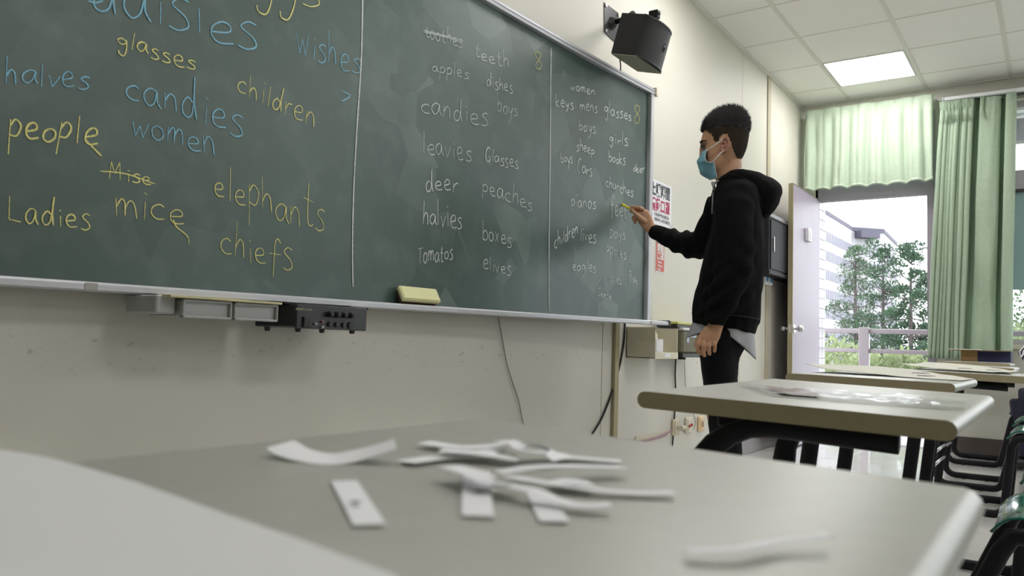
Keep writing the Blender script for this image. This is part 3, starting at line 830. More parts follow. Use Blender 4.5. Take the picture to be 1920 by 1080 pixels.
for z in (-1, 1):
    rings = []
    for i in range(25):
        x = -w2 + 2 * w2 * i / 24; y = -d2 + .010 - bulge(x)
        rings.append([SM @ V(x, y, z * h2), SM @ V(x, y + .01, z * h2), SM @ V(x, y + .01, z * (h2 - .008)), SM @ V(x, y - .001, z * (h2 - .008))])
    obj('grille_lip', MB().loft(rings), M_dark, sp, .6)
bd = MB()
bd.bbox((.040, -d2 - .024, .004), (.076, -d2 - .008, .016), .001, SM).bbox((.058, -d2 - .024, -.014), (.065, -d2 - .008, .024), .001, SM)
obj('badge', bd, mat('badge_grey', (.10, .10, .11), .4), sp)
pl_ = thing('speaker_bracket', 'dark steel wall plate and swivel arm carrying the loudspeaker', 'bracket', (3.74, WY, 2.56))
M_gun = mat('gunmetal', (.05, .052, .055), .35, .3)
q = [at(1133, 4, 1, WY - .004), at(1160.5, 25, 1, WY - .004), at(1160, 86, 1, WY - .004), at(1133, 60, 1, WY - .004)]
pmb = MB().add(q + [v + V(0, .0035, 0) for v in q], [(0, 1, 2, 3), (7, 6, 5, 4), (0, 4, 5, 1), (1, 5, 6, 2), (2, 6, 7, 3), (3, 7, 4, 0)])
obj('wall_plate', pmb, M_gun, pl_)
pc = (q[0] + q[1] + q[2] + q[3]) / 4
obj('plate_boss', MB().tube([pc, pc - V(0, .018, 0), pc - V(0, .03, 0)], [.036, .03, .018], 18), M_gun, pl_, .6)
for v in q:
    s = v + (pc - v) * .16
    obj('bolt', MB().tube([s, s - V(0, .008, 0)], .009, 8), M_chrome, pl_, .6)
top = SM @ V(.0, .02, h2)
ck = at(1226, 26, 1, 1.70)
obj('swivel_arm', MB().tube([pc, pc - V(.02, .10, .0), pc - V(.09, .17, .015), top + V(.03, .05, .02)], .015, 12), M_black, pl_, True)
ub = MB()
ub.tube([SM @ V(-.09, .0, h2 + .002), SM @ V(-.02, .0, h2 + .012), SM @ V(.06, .0, h2 + .014), SM @ V(.135, .0, h2 + .004)], (.004, .02), 8, lat=SM.to_3x3() @ V(0, 1, 0))
ub.bbox((.04, -.02, h2 + .0), (.085, .02, h2 + .035), .004, SM)
ub.bbox((ck.x - .022, 1.67, ck.z - .03), (ck.x + .014, 1.72, ck.z + .012), .003)
obj('top_clamp', ub, M_black, pl_)
obj('clamp_bolt', MB().cyl(ck + V(-.004, -.04, -.002), ck + V(-.004, .02, -.002), .0095, 12).cyl(ck + V(.0, -.012, 0), ck + V(.036, -.016, .003), .006, 10), M_chrome, pl_, .6)

def cable(name, label, pix, r, m_=M_rubber, yoff=.008, plane=WY, parent=None):
    pts = [at(x, y, 1, plane - yoff) for x, y in pix]
    pts = [V(*p) for p in crom([tuple(p) for p in pts], 6)]
    o = obj(name, MB().tube(pts, r, 6), m_, parent, True)
    if label: tag(o, label, 'cable')
    return o
cable('speaker_cable', 'short black cable dropping from the loudspeaker behind the board rail', [(1163, 90), (1162, 108), (1163.5, 120), (1163.5, 140)], .004, yoff=.05)
cable('power_cable', 'thick black cable slanting down the wall from under the tray to the floor side', [(1172, 600), (1170, 640), (1161, 690), (1146, 740), (1128, 785), (1108, 818)], .0055)
cable('power_cable', 'black cable hanging straight down from under the white wall box', [(1268, 660), (1266, 700), (1267, 740), (1264, 790), (1261, 835), (1258, 870)], .005)
M_greyc = mat('grey_cable', (.30, .29, .25), .6)
cable('signal_cable', 'thin grey cable looping from the storage box to the wall socket', [(1283, 660), (1284, 700), (1286, 745), (1282, 755), (1284, 765), (1297, 770), (1304, 790), (1298, 806), (1285, 808), (1272, 802)], .0025, M_greyc)
cable('signal_cable', 'thin grey-brown cable hanging from the tray under the second column', [(934, 590), (941, 630), (950, 680), (962, 720), (972, 750), (980, 790), (984, 810)], .0028, M_greyc)

# raceway with coloured wires and sockets
t = thing('cable_raceway', 'narrow cream raceway with loose coloured wires low on the wall', 'raceway', (4.4, WY, .28))
a = at(1190, 824, 1, WY); b = at(1256, 806, 1, WY)
obj('channel', MB().box((a.x, WY - .008, .262), (b.x, WY, .285)), M_cream, t)
for k, c in enumerate(((.5, .10, .22), (.12, .35, .30), (.45, .2, .3))):
    obj('wire', MB().tube([(a.x - .1, WY - .012 - k * .003, .235 + k * .006), (a.x + .2, WY - .012 - k * .003, .255 + .004 * k), (b.x - .1, WY - .012, .262 + k * .006), (b.x + .02, WY - .012, .29)], .003, 6), mat('wire', c, .5), t)
def socket(px, py, label, col, kind):
    c = at(px, py, 1, WY)
    t = thing('wall_socket', label, 'socket', c)
    m_ = mat('socket_plate', col, .4)
    obj('plate', MB().bbox((c.x - .052, WY - .014, c.z - .048), (c.x + .052, WY, c.z + .052), .004), m_, t)
    obj('insert', MB().bbox((c.x - .03, WY - .018, c.z - .036), (c.x + .03, WY - .012, c.z + .038), .002), m_, t)
    if kind == 'plug':
        obj('plug', MB().tube([(c.x, WY - .016, c.z), (c.x + .01, WY - .045, c.z), (c.x + .05, WY - .05, c.z - .002), (c.x + .07, WY - .05, c.z - .002)], [.013, .015, .013, .005], 10), M_cream, t)
    if kind == 'red':
        for s in (-.015, .018):
            obj('button', MB().tube([(c.x + s, WY - .016, c.z + s * .2), (c.x + s, WY - .028, c.z + s * .2)], [.010, .008], 12), mat('red_plastic', (.45, .02, .02), .4), t)
    if kind == 'slots':
        for s in (-.01, .012):
            obj('slot', MB().box((c.x + s - .004, WY - .0195, c.z - .018), (c.x + s + .004, WY - .0175, c.z + .018)), mat('slot_brown', (.16, .07, .03), .6), t)
socket(1264.5, 801, 'cream wall socket with a plug in it, nearest the raceway', (.55, .50, .36), 'plug')
socket(1289, 797.5, 'cream wall socket plate with two red buttons', (.62, .58, .45), 'red')
socket(1312.5, 795, 'peach wall socket plate with two upright slots beside the trouser leg', (.66, .48, .27), 'slots')

# open-fronted wall box with a carton in it
wx = thing('wall_box', 'open-fronted cream box on the wall at the end of the chalk tray', 'box', (4.16, 1.9, .75))
x0, x1, y0, y1, z0, z1 = 4.0, 4.31, 1.815, WY, .735, .905
for n_, lo, hi in (('side_panel', (x0, y0, z0), (x0 + .005, y1, z1)), ('side_panel', (x1 - .005, y0, z0), (x1, y1, z1)), ('bottom_panel', (x0, y0, z0), (x1, y1, z0 + .005)),
                   ('back_panel', (x0, y1 - .006, z0), (x1, y1, z1)), ('front_lip', (x0 - .002, y0 - .003, z0 - .002), (x1 + .002, y0 + .002, z0 + .035))):
    obj(n_, MB().bbox(lo, hi, .0008), M_cream, wx)
obj('label_tape', MB().box((x0 + .12, y0 - .0045, z0 + .008), (x0 + .20, y0 - .003, z0 + .028)), M_white, wx)
ct = thing('small_carton', 'small white carton with open flap standing inside the cream wall box', 'carton', (4.10, 1.86, .74))
obj('body', MB().bbox((4.035, 1.825, .7402), (4.13, 1.885, .842), .001), M_white, ct)
obj('flap', MB().tube([(4.11, 1.86, .84), (4.112, 1.862, .862), (4.102, 1.864, .872)], (.001, .025), 6, lat=(1, 0, 0)), M_cream, ct)
# storage box further right
M_clear = mat('smoky_plastic', (.25, .235, .165), .2, trans=.3)
st = thing('storage_box', 'smoky clear plastic storage box behind the hanging hand', 'box', (4.6, 1.9, .75))
obj('tub', MB().bbox((4.40, 1.82, .765), (4.78, 1.975, .905), .012), M_clear, st)
obj('lid', MB().bbox((4.395, 1.815, .900), (4.785, 1.98, .916), .005), mat('milky_plastic', (.6, .6, .58), .4), st)
obj('blue_sticker', MB().box((4.455, 1.818, .83), (4.49, 1.8195, .865)), mat('sticker', (.45, .48, .60), .6), st)
obj('paper_label', MB().box((4.50, 1.818, .862), (4.60, 1.8195, .90)), mat('label_blue', (.42, .55, .60), .6), st)
obj('sticker_band', MB().box((4.455, 1.817, .861), (4.49, 1.8185, .865)), mat('band', (.1, .18, .5), .6), st)
sf = thing('wall_shelf', 'slim black shelf fixed under the smoky storage box', 'shelf', (4.6, 1.9, .75))
obj('board', MB().bbox((4.40, 1.82, .742), (4.79, WY, .764), .003), M_dark, sf)
obj('bracket', MB().box((4.5, 1.85, .728), (4.52, WY, .743)), M_black, sf)
ye = thing('flat_case', 'flat black case with a yellow lid lying on the storage box', 'case', (4.55, 1.9, .92))
obj('base', MB().bbox((4.36, 1.84, .9165), (4.80, 1.97, .936), .002), M_dark, ye)
obj('lid', MB().bbox((4.355, 1.835, .936), (4.80, 1.972, .950), .002), mat('yellow_plastic', (.55, .55, .12), .5), ye)

# posters
def sheet(name, label, x0, x1, z0, z1, col, y=WY - .002):
    t = thing(name, label, 'poster', ((x0 + x1) / 2, WY, (z0 + z1) / 2))
    obj('sheet', MB().box((x0, y, z0), (x1, WY - .0005, z1)), mat(name, col, .5), t)
    return t
po = sheet('notice_poster', 'white notice with bold black and crimson Chinese characters right of the board', 4.245, 4.585, 1.535, 1.80, (.78, .78, .82))
M_ink = mat('black_ink', (.03, .035, .05), .6); M_crim = mat('crimson_ink', (.40, .03, .10), .6)
text('lettering', '上課期間', .088, Matrix.Translation((4.279, WY - .003, 1.712)) @ RX, M_ink, po, .0026, .80)
text('lettering', '請戴口罩', .088, Matrix.Translation((4.279, WY - .003, 1.620)) @ RX, M_crim, po, .0026, .80)
text('lettering', '▣ 進出教室務必佩戴口罩', .024, Matrix.Translation((4.335, WY - .003, 1.585)) @ RX, M_ink, po, .0002, .8)
text('lettering', '維護健康人人有責 感謝配合', .024, Matrix.Translation((4.335, WY - .003, 1.556)) @ RX, M_ink, po, .0002, .78)
obj('emblem', MB().tube([(4.292, WY - .002, 1.582), (4.292, WY - .0035, 1.582)], .015, 18), mat('emblem_blue', (.08, .20, .45), .6), po)
p2 = sheet('mask_sign', 'narrow red sign with white characters and dark top under the raised sleeve', 4.37, 4.49, 1.255, 1.53, (.55, .075, .04))
obj('top_band', MB().box((4.37, WY - .003, 1.425), (4.49, WY - .0018, 1.53)), mat('charcoal_print', (.06, .065, .08), .6), p2)
M_wi = mat('white_ink', (.75, .75, .75), .6)
text('lettering', '請戴', .054, Matrix.Translation((4.382, WY - .0035, 1.378)) @ RX, M_wi, p2, .001, .92)
text('lettering', '口罩', .054, Matrix.Translation((4.382, WY - .0035, 1.328)) @ RX, M_wi, p2, .001, .92)
text('lettering', 'Please\nWear a\nMask', .023, Matrix.Translation((4.392, WY - .0035, 1.304)) @ RX, M_wi, p2, .0005, 1)
obj('mask_icon', MB().ell((4.43, WY - .003, 1.455), (.022, 0, 0), (0, .0015, 0), (0, 0, .016)), M_wi, p2)
obj('backing_card', MB().box((4.362, WY - .0018, 1.243), (4.495, WY, 1.535)), mat('backing', (.6, .6, .58), .5), p2)
tp = MB().add([V(4.575, WY - .0035, 1.555), V(4.605, WY - .0035, 1.575), V(4.60, WY - .0035, 1.52), V(4.57, WY - .0035, 1.51)], [(0, 1, 2, 3)])
obj('tape', tp, mat('clear_tape', (.62, .62, .60), .25), po)
# papers taped right of the board, low
tag(obj('clear_sleeve', MB().bbox((4.235, WY - .006, .965), (4.33, WY - .001, 1.12), .001), mat('clear_vinyl', (.66, .65, .60), .15)), 'empty clear plastic sleeve stuck low on the wall beside the board end', 'sleeve')
# control plates with blue labels
for k, (xa, lab) in enumerate(((6.43, 'small white wall plate with blue print, nearer the hoodie back'), (6.535, 'small white wall plate with blue print, nearer the metal cabinet'))):
    t = thing('wall_plate', lab, 'plate', (xa, WY, 1.42))
    obj('plate', MB().bbox((xa, WY - .03, 1.335), (xa + .09, WY, 1.51), .006), M_white, t)
    obj('blue_label', MB().box((xa + .018, WY - .0315, 1.36), (xa + .072, WY - .0295, 1.49)), mat('blue_print', (.03, .22, .45), .5), t)
# wall cabinet
cb = thing('wall_cabinet', 'dark grey metal wall cabinet with a slim handle beside the open door', 'cabinet', (6.9, 1.9, 1.6))
M_cab = mat('dark_cabinet_paint', (.012, .012, .016), .6, var=.1, spec=.2)
obj('body', MB().bbox((6.215, 1.872, 1.42), (7.35, WY, 1.86), .006), M_cab, cb)
obj('cap', MB().bbox((6.205, 1.86, 1.845), (7.36, WY, 1.885), .006), mat('cabinet_cap', (.08, .08, .095), .4), cb)
obj('base_rail', MB().bbox((6.205, 1.862, 1.395), (7.36, WY, 1.43), .005), M_cab, cb)
dd_ = obj('cabinet_door', MB().bbox((6.25, 1.864, 1.44), (6.95, 1.873, 1.835), .003), M_cab, cb)
obj('handle', MB().bbox((6.31, 1.856, 1.58), (6.322, 1.866, 1.70), .003), M_chrome, dd_)

# ------------------------------------------------------------------ curtains
def curtain(name, label, y0, y1, z0, z1, xc, folds, amp, m_, pleat_z, seed, sag=.0, hem=.0, gather=1.0):
    t = thing(name, label, 'curtain', (xc, (y0 + y1) / 2, z1))
    rr = random.Random(seed)
    ph = [rr.uniform(-.5, .5) for _ in range(60)]; am_ = [rr.uniform(.55, 1.3) for _ in range(60)]
    nu, nv = folds * 18, 36
    def fn(u, v):
        z = z1 + (z0 - z1) * v
        # position of folds along the rail drifts a little with height
        uu = u + .012 * math.sin(6 * u + 3 * v + seed) * v
        s = uu * folds
        k = int(s) % 60; f = s - int(s)
        A = amp * (am_[k] * (1 - f) + am_[(k + 1) % 60] * f)
        w = math.cos(2 * math.pi * (s + ph[k] * .0))
        top = max(0, 1 - (z1 - z) / pleat_z) if pleat_z else 0
        pin = (abs(math.sin(math.pi * s)) ** 6)
        x = xc - (A * (.2 + .8 * abs(math.sin(math.pi * s)) ** .35) * (1 - .3 * top) + .032 * math.sin(2 * math.pi * s + 1.3) * (1 - top) + .004 * math.sin(31 * uu))
        x += -.012 * top * (1 - abs(math.sin(math.pi * s))) ** 4
        x += .006 * math.sin(23 * uu + 4 * v) + .004 * mnoise.noise(V(u * 9, v * 5, seed))
        shr = 1 - (1 - gather) * math.sin(math.pi * min(1, v * 1.1)) * .5
        yc = (y0 + y1) / 2
        y = yc + (y1 - y0) * (.5 - u) * shr - .012 * math.sin(2 * math.pi * s) * (1 - top)
        if v > .97: z += hem * (w * .5)
        z -= sag * math.sin(math.pi * u) * (1 - v) * 0
        return V(x, y, z)
    o = obj('cloth', MB().grid(fn, nu, nv), m_, t, True)
    solid(o, .002)
    # stitched pinch pleats at the heading tape
    for k in range(folds + 1):
        u = k / folds
        p = fn(u, 0)
        pb = MB()
        for s in (-1, 0, 1):
            pb.tube([(p.x - .006, p.y + s * .006, z1 - .002), (p.x - .012, p.y + s * .004, z1 - .05), (p.x - .008, p.y + s * .002, z1 - .085), (p.x - .016, p.y + s * .010, z1 - .14)], [(.006, .004), (.007, .003), (.004, .002), (.002, .001)], 6, lat=(0, 1, 0))
        obj('pinch_pleat', pb, m_, t, True)
    hm = MB()
    rings = []
    for i in range(nu + 1):
        p = fn(i / nu, 1)
        rings.append([p + V(-.004, 0, 0), p + V(-.004, 0, .022), p + V(.004, 0, .022), p + V(.004, 0, -.002)])
    obj('hem', hm.loft(rings), m_, t, True)
    return t
curtain('valance_curtain', 'short pale green pleated curtain hung over the doorway head', .862, 1.915, 2.275, 3.025, 7.50, 7, .075, M_curt, .16, 3, hem=.014)
cs = thing('curtain_rail', 'white curtain track above the long green curtain', 'rail', (7.46, 0, 2.99))
ra = at(1768, 188, 0, 7.47); rb = at(1920, 170, 0, 7.47)
obj('track', MB().bbox((7.45, -5.0, ra.z - .012), (7.485, ra.y, ra.z + .018), .004), M_white, cs)
obj('backing_strip', MB().box((7.49, -5.0, ra.z - .005), (7.595, ra.y - .0, ra.z + .028)), M_gun, cs)
obj('end_stop', MB().bbox((7.445, ra.y - .01, ra.z - .016), (7.49, ra.y + .006, ra.z + .02), .003), M_alu, cs)
cs2 = thing('curtain_rod', 'thin white rod behind the heading of the short green curtain', 'rail', (7.55, 1.4, 3.0))
obj('rod', MB().cyl((7.545, .84, 3.0), (7.545, 1.94, 3.0), .008, 10), M_white, cs2)
for y in (.87, 1.9): obj('bracket', MB().box((7.54, y - .006, 2.99), (7.6, y + .006, 3.01)), M_white, cs2)
# long gathered curtain: y of both edges varies with height
def long_curtain():
    t = thing('long_curtain', 'long gathered green curtain with deep folds between doorway and window', 'curtain', (7.45, .55, 2.9))
    z0, z1 = .775, 2.935
    segs = [  # u range, fold amplitude, weight of width
        (.0, .10), (.06, .09), (.11, .07), (.16, .07), (.21, .09), (.26, .05), (.31, .08), (.37, .06), (.44, .10), (.52, .045), (.80, .10), (.86, .085), (1.0, .03)]
    def edge(v):      # left edge drifts towards the door lower down
        l = .795 + .12 * v ** .75
        r_ = .262 + .055 * v
        return l, r_
    def fn(u, v):
        l, r_ = edge(v)
        z = z1 + (z0 - z1) * v
        k = 0
        while k < len(segs) - 2 and segs[k + 1][0] < u: k += 1
        a, b = segs[k], segs[k + 1]
        f = (u - a[0]) / (b[0] - a[0])
        A = a[1] * (1 - .35 * (1 - v))
        x = 7.47 - A * math.sin(math.pi * f) ** .8
        if a[0] == .52: x += .02 * mnoise.noise(V(u * 8, v * 7, 1)) * v * 1.4 + .012 * math.sin(14 * u) * v
        if a[0] in (.44, .80): x = 7.47 + .085 * math.sin(math.pi * f) ** .6
        x += .006 * mnoise.noise(V(u * 20, v * 4, 5))
        y = l + (r_ - l) * u + .014 * mnoise.noise(V(u * 6, v * 2.5, 9)) * v
        y += .010 * math.sin(2 * math.pi * f) * (1 - .4 * v)
        return V(x, y, z)
    o = obj('cloth', MB().grid(fn, 260, 44), M_curt2, t, True)
    solid(o, .002)
    for k in range(11):
        u = [0, .06, .11, .16, .21, .26, .31, .37, .44, .56, .82][k]
        p = fn(u + .01, 0); pb = MB()
        for s in (-1, 0, 1):
            pb.tube([(p.x - .012, p.y + s * .010, z1 - .0), (p.x - .02, p.y + s * .006, z1 - .06), (p.x - .014, p.y + s * .003, z1 - .10), (p.x - .03, p.y + s * .016, z1 - .19)], [(.010, .006), (.011, .005), (.006, .003), (.003, .001)], 6, lat=(0, 1, 0))
        obj('pinch_pleat', pb, M_curt2, t, True)
long_curtain()

# ------------------------------------------------------------------ desk units (desk joined to its seat by one bent tube frame)
def desk(label, xc, yc, z, tx, ty, seat=-.19, w=.591, d=.381, zl=.0):
    t = thing('school_desk', label, 'desk', (xc, yc, 0), group='grey-topped school desks in the front row')
    th = .0225; r_ = .0105
    prof = []
    for k in range(7):
        a = math.pi / 2 + math.pi * k / 6
        prof.append((-d / 2 + r_ + r_ * math.cos(a), -th / 2 + (th / 2) * math.sin(a)))
    for k in range(7):
        a = -math.pi / 2 + math.pi * k / 6
        prof.append((d / 2 - r_ + r_ * math.cos(a), -th / 2 + (th / 2) * math.sin(a)))
    def T(x, y, zz): return V(xc + x, yc + y, z + tx * x + ty * y + zz)
    # plan corners slightly rounded
    obj('desktop', MB().loft([[T(x, y, zz) for y, zz in prof] for x in (-w / 2 + .0012, -w / 4, 0, w / 4, w / 2 - .0012)], cap=False), M_lam, t, .7)
    for s in (-1, 1):
        xa, xb = s * w / 2, s * (w / 2 - .0015)
        obj('cut_edge', MB().loft([[T(x, y * .999, zz * .99 - .0001) for y, zz in prof] for x in (xa, xb)]), M_chip, t)
    zt_ = z - th
    for s in (-.225, .225):
        L = []
        za = zt_ - .0145
        L += [(-.122, za - .002), (.0, za)]
        for k in range(7):
            a = math.pi / 2 * (1 - k / 6)
            L.append((.03 + .11 * math.cos(a), za - .11 + .11 * math.sin(a)))
        for k in range(6):
            a = math.radians(8) - math.radians(98) * k / 5
            L.append((.205 - .06 + .06 * math.cos(a), .022 + .06 + .06 * math.sin(a)))
        for k in range(5):
            a = math.radians(-90) - math.radians(82) * k / 4
            L.append((-.09 + .05 * math.cos(a), .072 + .05 * math.sin(a)))
        L.append((seat - .02, .36))
        L += [(seat - .045, .398), (seat - .10, .405), (seat - .30, .40), (seat - .345, .42), (seat - .37, .48), (seat - .41, .72)]
        pts = [V(xc + s, yc + a, zz + (ty * a + tx * s if zz > .5 else 0)) for a, zz in L]
        rad = [(.0135, .0125)] * 3 + [(.0135 + .0015 * k, .0125) for k in range(6)] + [(.020, .0125)] * (len(pts) - 9)
        obj('side_frame', MB().tube(pts, rad, 12, lat=(1, 0, 0)), M_black, t, True)
        for yy in (.10, -.03):
            obj('glide', MB().box((xc + s - .008, yc + yy - .009, 0), (xc + s + .008, yc + yy + .009, .006)), M_rubber, t)
    obj('book_tray', MB().bbox((xc - .21, yc - .09, zt_ - .022), (xc + .21, yc + .11, zt_ - .004), .003), M_black, t)
    for zz, yy in ((.23, .172), (.30, .165)):
        obj('foot_bar', MB().cyl((xc - .225, yc + yy, zz), (xc + .225, yc + yy, zz), .008, 10), M_chrome, t, True)
    # seat shell
    SY = yc + seat; zs = .425
    def sf_(u, v):
        x = xc + (u - .5) * .40
        y = SY - v * .38
        zz = zs + .018 * (2 * (u - .5)) ** 2 - .012 * math.sin(math.pi * v)
        lip = max(0, 1 - v / .16)
        zz -= .045 * lip ** 2
        if v > .85: zz += .10 * (v - .85) ** 1.2
        return V(x, y, zz)
    o = obj('seat', MB().grid(sf_, 14, 20), M_green, t, True); solid(o, .006)
    def bk(u, v):
        x = xc + (u - .5) * (.38 + .02 * v)
        y = SY - .40 - .045 * v + .03 * (2 * (u - .5)) ** 2
        return V(x, y, .53 + .26 * v - .02 * (2 * u - 1) ** 4)
    o = obj('backrest', MB().grid(bk, 12, 8), M_green, t, True); solid(o, .006)
    return t
desk('nearest grey school desk with white paper slips scattered on top', .253, .228, .727, .004, .034)
desk('second grey school desk with a clear crinkled plastic sleeve on top', 1.284, .283, .737, .009, .027)
desk('third grey school desk holding a curled sheet that droops over its edge', 2.364, .388, .739, -.004, .017, seat=-.25)
desk('fourth grey school desk, its far end covered by a pale sheet beyond the third desk', 3.25, .262, .745, -.003, .02, seat=-.15)
desk('fifth grey school desk with rounded bright front edge below the box', 4.9, .375, .751, 0, .012, seat=-.15)
desk('sixth grey school desk carrying the tan and navy box', 5.78, .43, .764, 0, .008)
desk('farthest school desk by the wall with the long green curtain', 7.0, .50, .76, 0, .005)

# ------------------------------------------------------------------ papers
def T1(px, py, lift=0):     # point above the nearest desk's top
    z = .73
    for _ in range(4):
        p = at(px, py, 2, z + lift); z = .727 + .004 * (p.x - .253) + .034 * (p.y - .228)
    return p
def strip(label, pix, w, kind='slip', wdir=None, group='paper slips on the nearest desk', m_=None):
    pts = [T1(x, y, l * .001 + .0012) for x, y, l in pix]
    pts = [V(*p) for p in crom([tuple(p) for p in pts], 5)]
    L_, R_ = [], []
    n = len(pts)
    for i, p in enumerate(pts):
        t = pts[min(i + 1, n - 1)] - pts[max(i - 1, 0)]; t.z = 0
        s = V(-t.y, t.x, 0).normalized() * w / 2
        if wdir: s = (s + V(0, 0, wdir * w / 2)).normalized() * w / 2
        L_.append(p + s); R_.append(p - s)
    o = obj('paper_slip', MB().add(L_ + R_, [(i, i + 1, n + i + 1, n + i) for i in range(n - 1)]), m_ or M_paper, None, False)
    solid(o, .0004)
    tag(o, label, 'paper', group)
    return o
strip('white paper slip curled up at both ends, leftmost on the nearest desk', [(525, 833, 5), (560, 851, 1.5), (620, 861, 0), (680, 851, 3), (742, 832, 9)], .020, wdir=.15)
sl = strip('flat white paper slip with one small printed mark, nearest the left', [(645, 902, 0), (668, 940, 0), (693, 984, 0)], .0125)
strip('thin white slip arching at the back of the pile', [(795, 829, 2), (860, 838, 2), (920, 836, 3), (968, 826, 7)], .015)
strip('white slip whose left end points out of the pile at the back', [(760, 866, 1), (820, 858, 1), (880, 852, 2), (940, 842, 4)], .014)
strip('short white slip lying across the back left of the pile', [(826, 844, 4), (900, 850, 4), (972, 862, 2)], .016)
strip('twisted white slip hooking over the back of the pile', [(935, 826, 8), (965, 830, 9), (985, 846, 5), (1040, 850, 3), (1065, 860, 2)], .012)
strip('white slip falling steeply to the right at the back of the pile', [(995, 832, 12), (1020, 842, 8), (1050, 862, 3)], .017)
strip('grey-shaded slip lying low at the back right of the pile', [(1040, 853, 2), (1100, 860, 1), (1165, 865, 1)], .012)
strip('long white slip bowed upward across the middle right of the pile', [(935, 886, 4), (1000, 876, 6), (1080, 874, 6), (1170, 876, 4)], .011)
strip('white slip slanting down from the left over the upright one', [(842, 874, 6), (885, 886, 7), (920, 903, 6), (960, 908, 3)], .014)
sv = strip('upright white slip with a small printed mark in front of the pile', [(893, 884, 3), (894, 925, 1), (896, 968, 0)], .0135)
strip('longest white slip reaching out to the right of the pile', [(950, 893, 3), (1020, 904, 3), (1100, 916, 2), (1190, 924, 1), (1264, 924, 1.5)], .009)
strip('short white slip angled down at the front right of the pile', [(1012, 925, 0), (1024, 950, 0), (1040, 978, 0)], .0125)
strip('white slip with lavender shadow bending out at the front right', [(935, 908, 4), (1000, 920, 5), (1045, 938, 3), (1090, 948, 2), (1145, 946, 3)], .0095)
strip('small white slip peeking from the right side of the pile', [(1040, 900, 2), (1075, 903, 3), (1110, 908, 2)], .016)
strip('lone blurred white slip near the right edge of the nearest desk', [(1288, 1034, 2), (1380, 1030, 3), (1460, 1015, 3), (1556, 1004, 4)], .0065)
M_mark = mat('print_mark', (.15, .15, .16), .7)
for s_, px, py in ((sl, 667, 941), (sv, 900, 921)):
    c = T1(px, py, .0028)
    obj('printed_mark', MB().box((c.x - .002, c.y - .002, c.z), (c.x + .002, c.y + .002, c.z + .0001)), M_mark, s_)
# large sheet at lower left overhanging the near edge
pp = [(-90, 838), (0, 845), (95, 861), (250, 905), (420, 966), (560, 1014), (745, 1084)]
A_ = [T1(x, y, .004) for x, y in pp]
E_ = [T1(x, y + 330, .003) for x, y in pp]
n = len(A_)
bs = MB().add(A_ + E_, [(i, i + 1, n + i + 1, n + i) for i in range(n - 1)])
o = obj('paper_sheet', bs, mat('white_sheet', (.76, .77, .77), .6)); solid(o, .0015)
tag(o, 'large blank white sheet lying over the near left corner of the nearest desk', 'paper')

# crinkled sleeve on desk 2
def T2(px, py, lift=0, k=1):
    xc, yc, z0, tx, ty = ((1.284, .283, .737, .009, .027), (2.364, .388, .739, -.004, .017), (3.25, .262, .745, -.003, .02))[k - 1]
    z = z0
    for _ in range(5):
        p = at(px, py, 2, z + lift); z = z0 + tx * (p.x - xc) + ty * (p.y - yc)
    return p
c4 = [T2(1385, 724), T2(1440, 743), T2(1812, 772), T2(1818, 753)]
random.seed(5)
def slv(u, v):
    p = (c4[0] * (1 - v) + c4[1] * v) * (1 - u) + (c4[3] * (1 - v) + c4[2] * v) * u
    return p + V(0, 0, .0045 + .0022 * mnoise.noise(V(u * 16, v * 5, 2)) + .0012 * mnoise.noise(V(u * 45, v * 16, 4)))
M_crk = bpy.data.materials.new('clear_film'); M_crk.use_nodes = True
N = M_crk.node_tree.nodes; L = M_crk.node_tree.links
b = N['Principled BSDF']; b.inputs['Base Color'].default_value = (.8, .82, .82, 1); b.inputs['Roughness'].default_value = .15; b.inputs['Alpha'].default_value = .42
psl = thing('plastic_sleeve', 'crinkled clear plastic sleeve lying across the second desk', 'sleeve', c4[0])
o = obj('film', MB().grid(slv, 60, 14), M_crk, psl, True)
cq = [slv(.10, .1), slv(.10, .9), slv(.36, .9), slv(.36, .1)]
o = obj('paper_insert', MB().grid(lambda u, v: slv(.11 + .2 * u, .12 + .7 * v) - V(0, 0, .001), 10, 4), mat('brown_label', (.30, .20, .16), .6), psl)
o = obj('edge_band', MB().grid(lambda u, v: slv(.02 + .9 * u, .94 + .06 * v) + V(0, 0, .0008), 40, 2), mat('film_edge', (.75, .77, .78), .15), psl, True)

def curled(name, label, k, ys, xs_, back, front, m_, ink):
    """rectangular sheet bowing up from the desk; lifts in mm along the back and front long edges"""
    xc, yc, z0, tx, ty = ((1.284, .283, .737, .009, .027), (2.364, .388, .739, -.004, .017), (3.25, .262, .745, -.003, .02))[k - 1]
    t = thing(name, label, 'paper', V((xs_[0] + xs_[1]) / 2, (ys[0] + ys[1]) / 2, z0))
    def lerp(L_, u):
        q = u * (len(L_) - 1); i = min(int(q), len(L_) - 2); f = q - i; f = f * f * (3 - 2 * f)
        return L_[i] * (1 - f) + L_[i + 1] * f
    def fn(u, v):
        x = xs_[0] + (xs_[1] - xs_[0]) * v + .02 * u; y = ys[0] + (ys[1] - ys[0]) * u
        vv = v * v * (3 - 2 * v)
        l = (lerp(back, u) * vv + lerp(front, u) * (1 - vv)) * .001
        return V(x, y, z0 + tx * (x - xc) + ty * (y - yc) + .0012 + l)
    o = obj('sheet', MB().grid(fn, 36, 12), m_, t, True); solid(o, .0006)
    for (i, j) in ink:
        p = fn(i, j)
        ib = MB()
        for q in range(3):
            ib.tube([p + V(.008 * math.sin(a), -.012 * q - .01 * math.cos(a), .0012) for a in [x * .7 for x in range(8)]], .0008, 4)
        obj('pen_scribble', ib, M_ink, t)
    return t
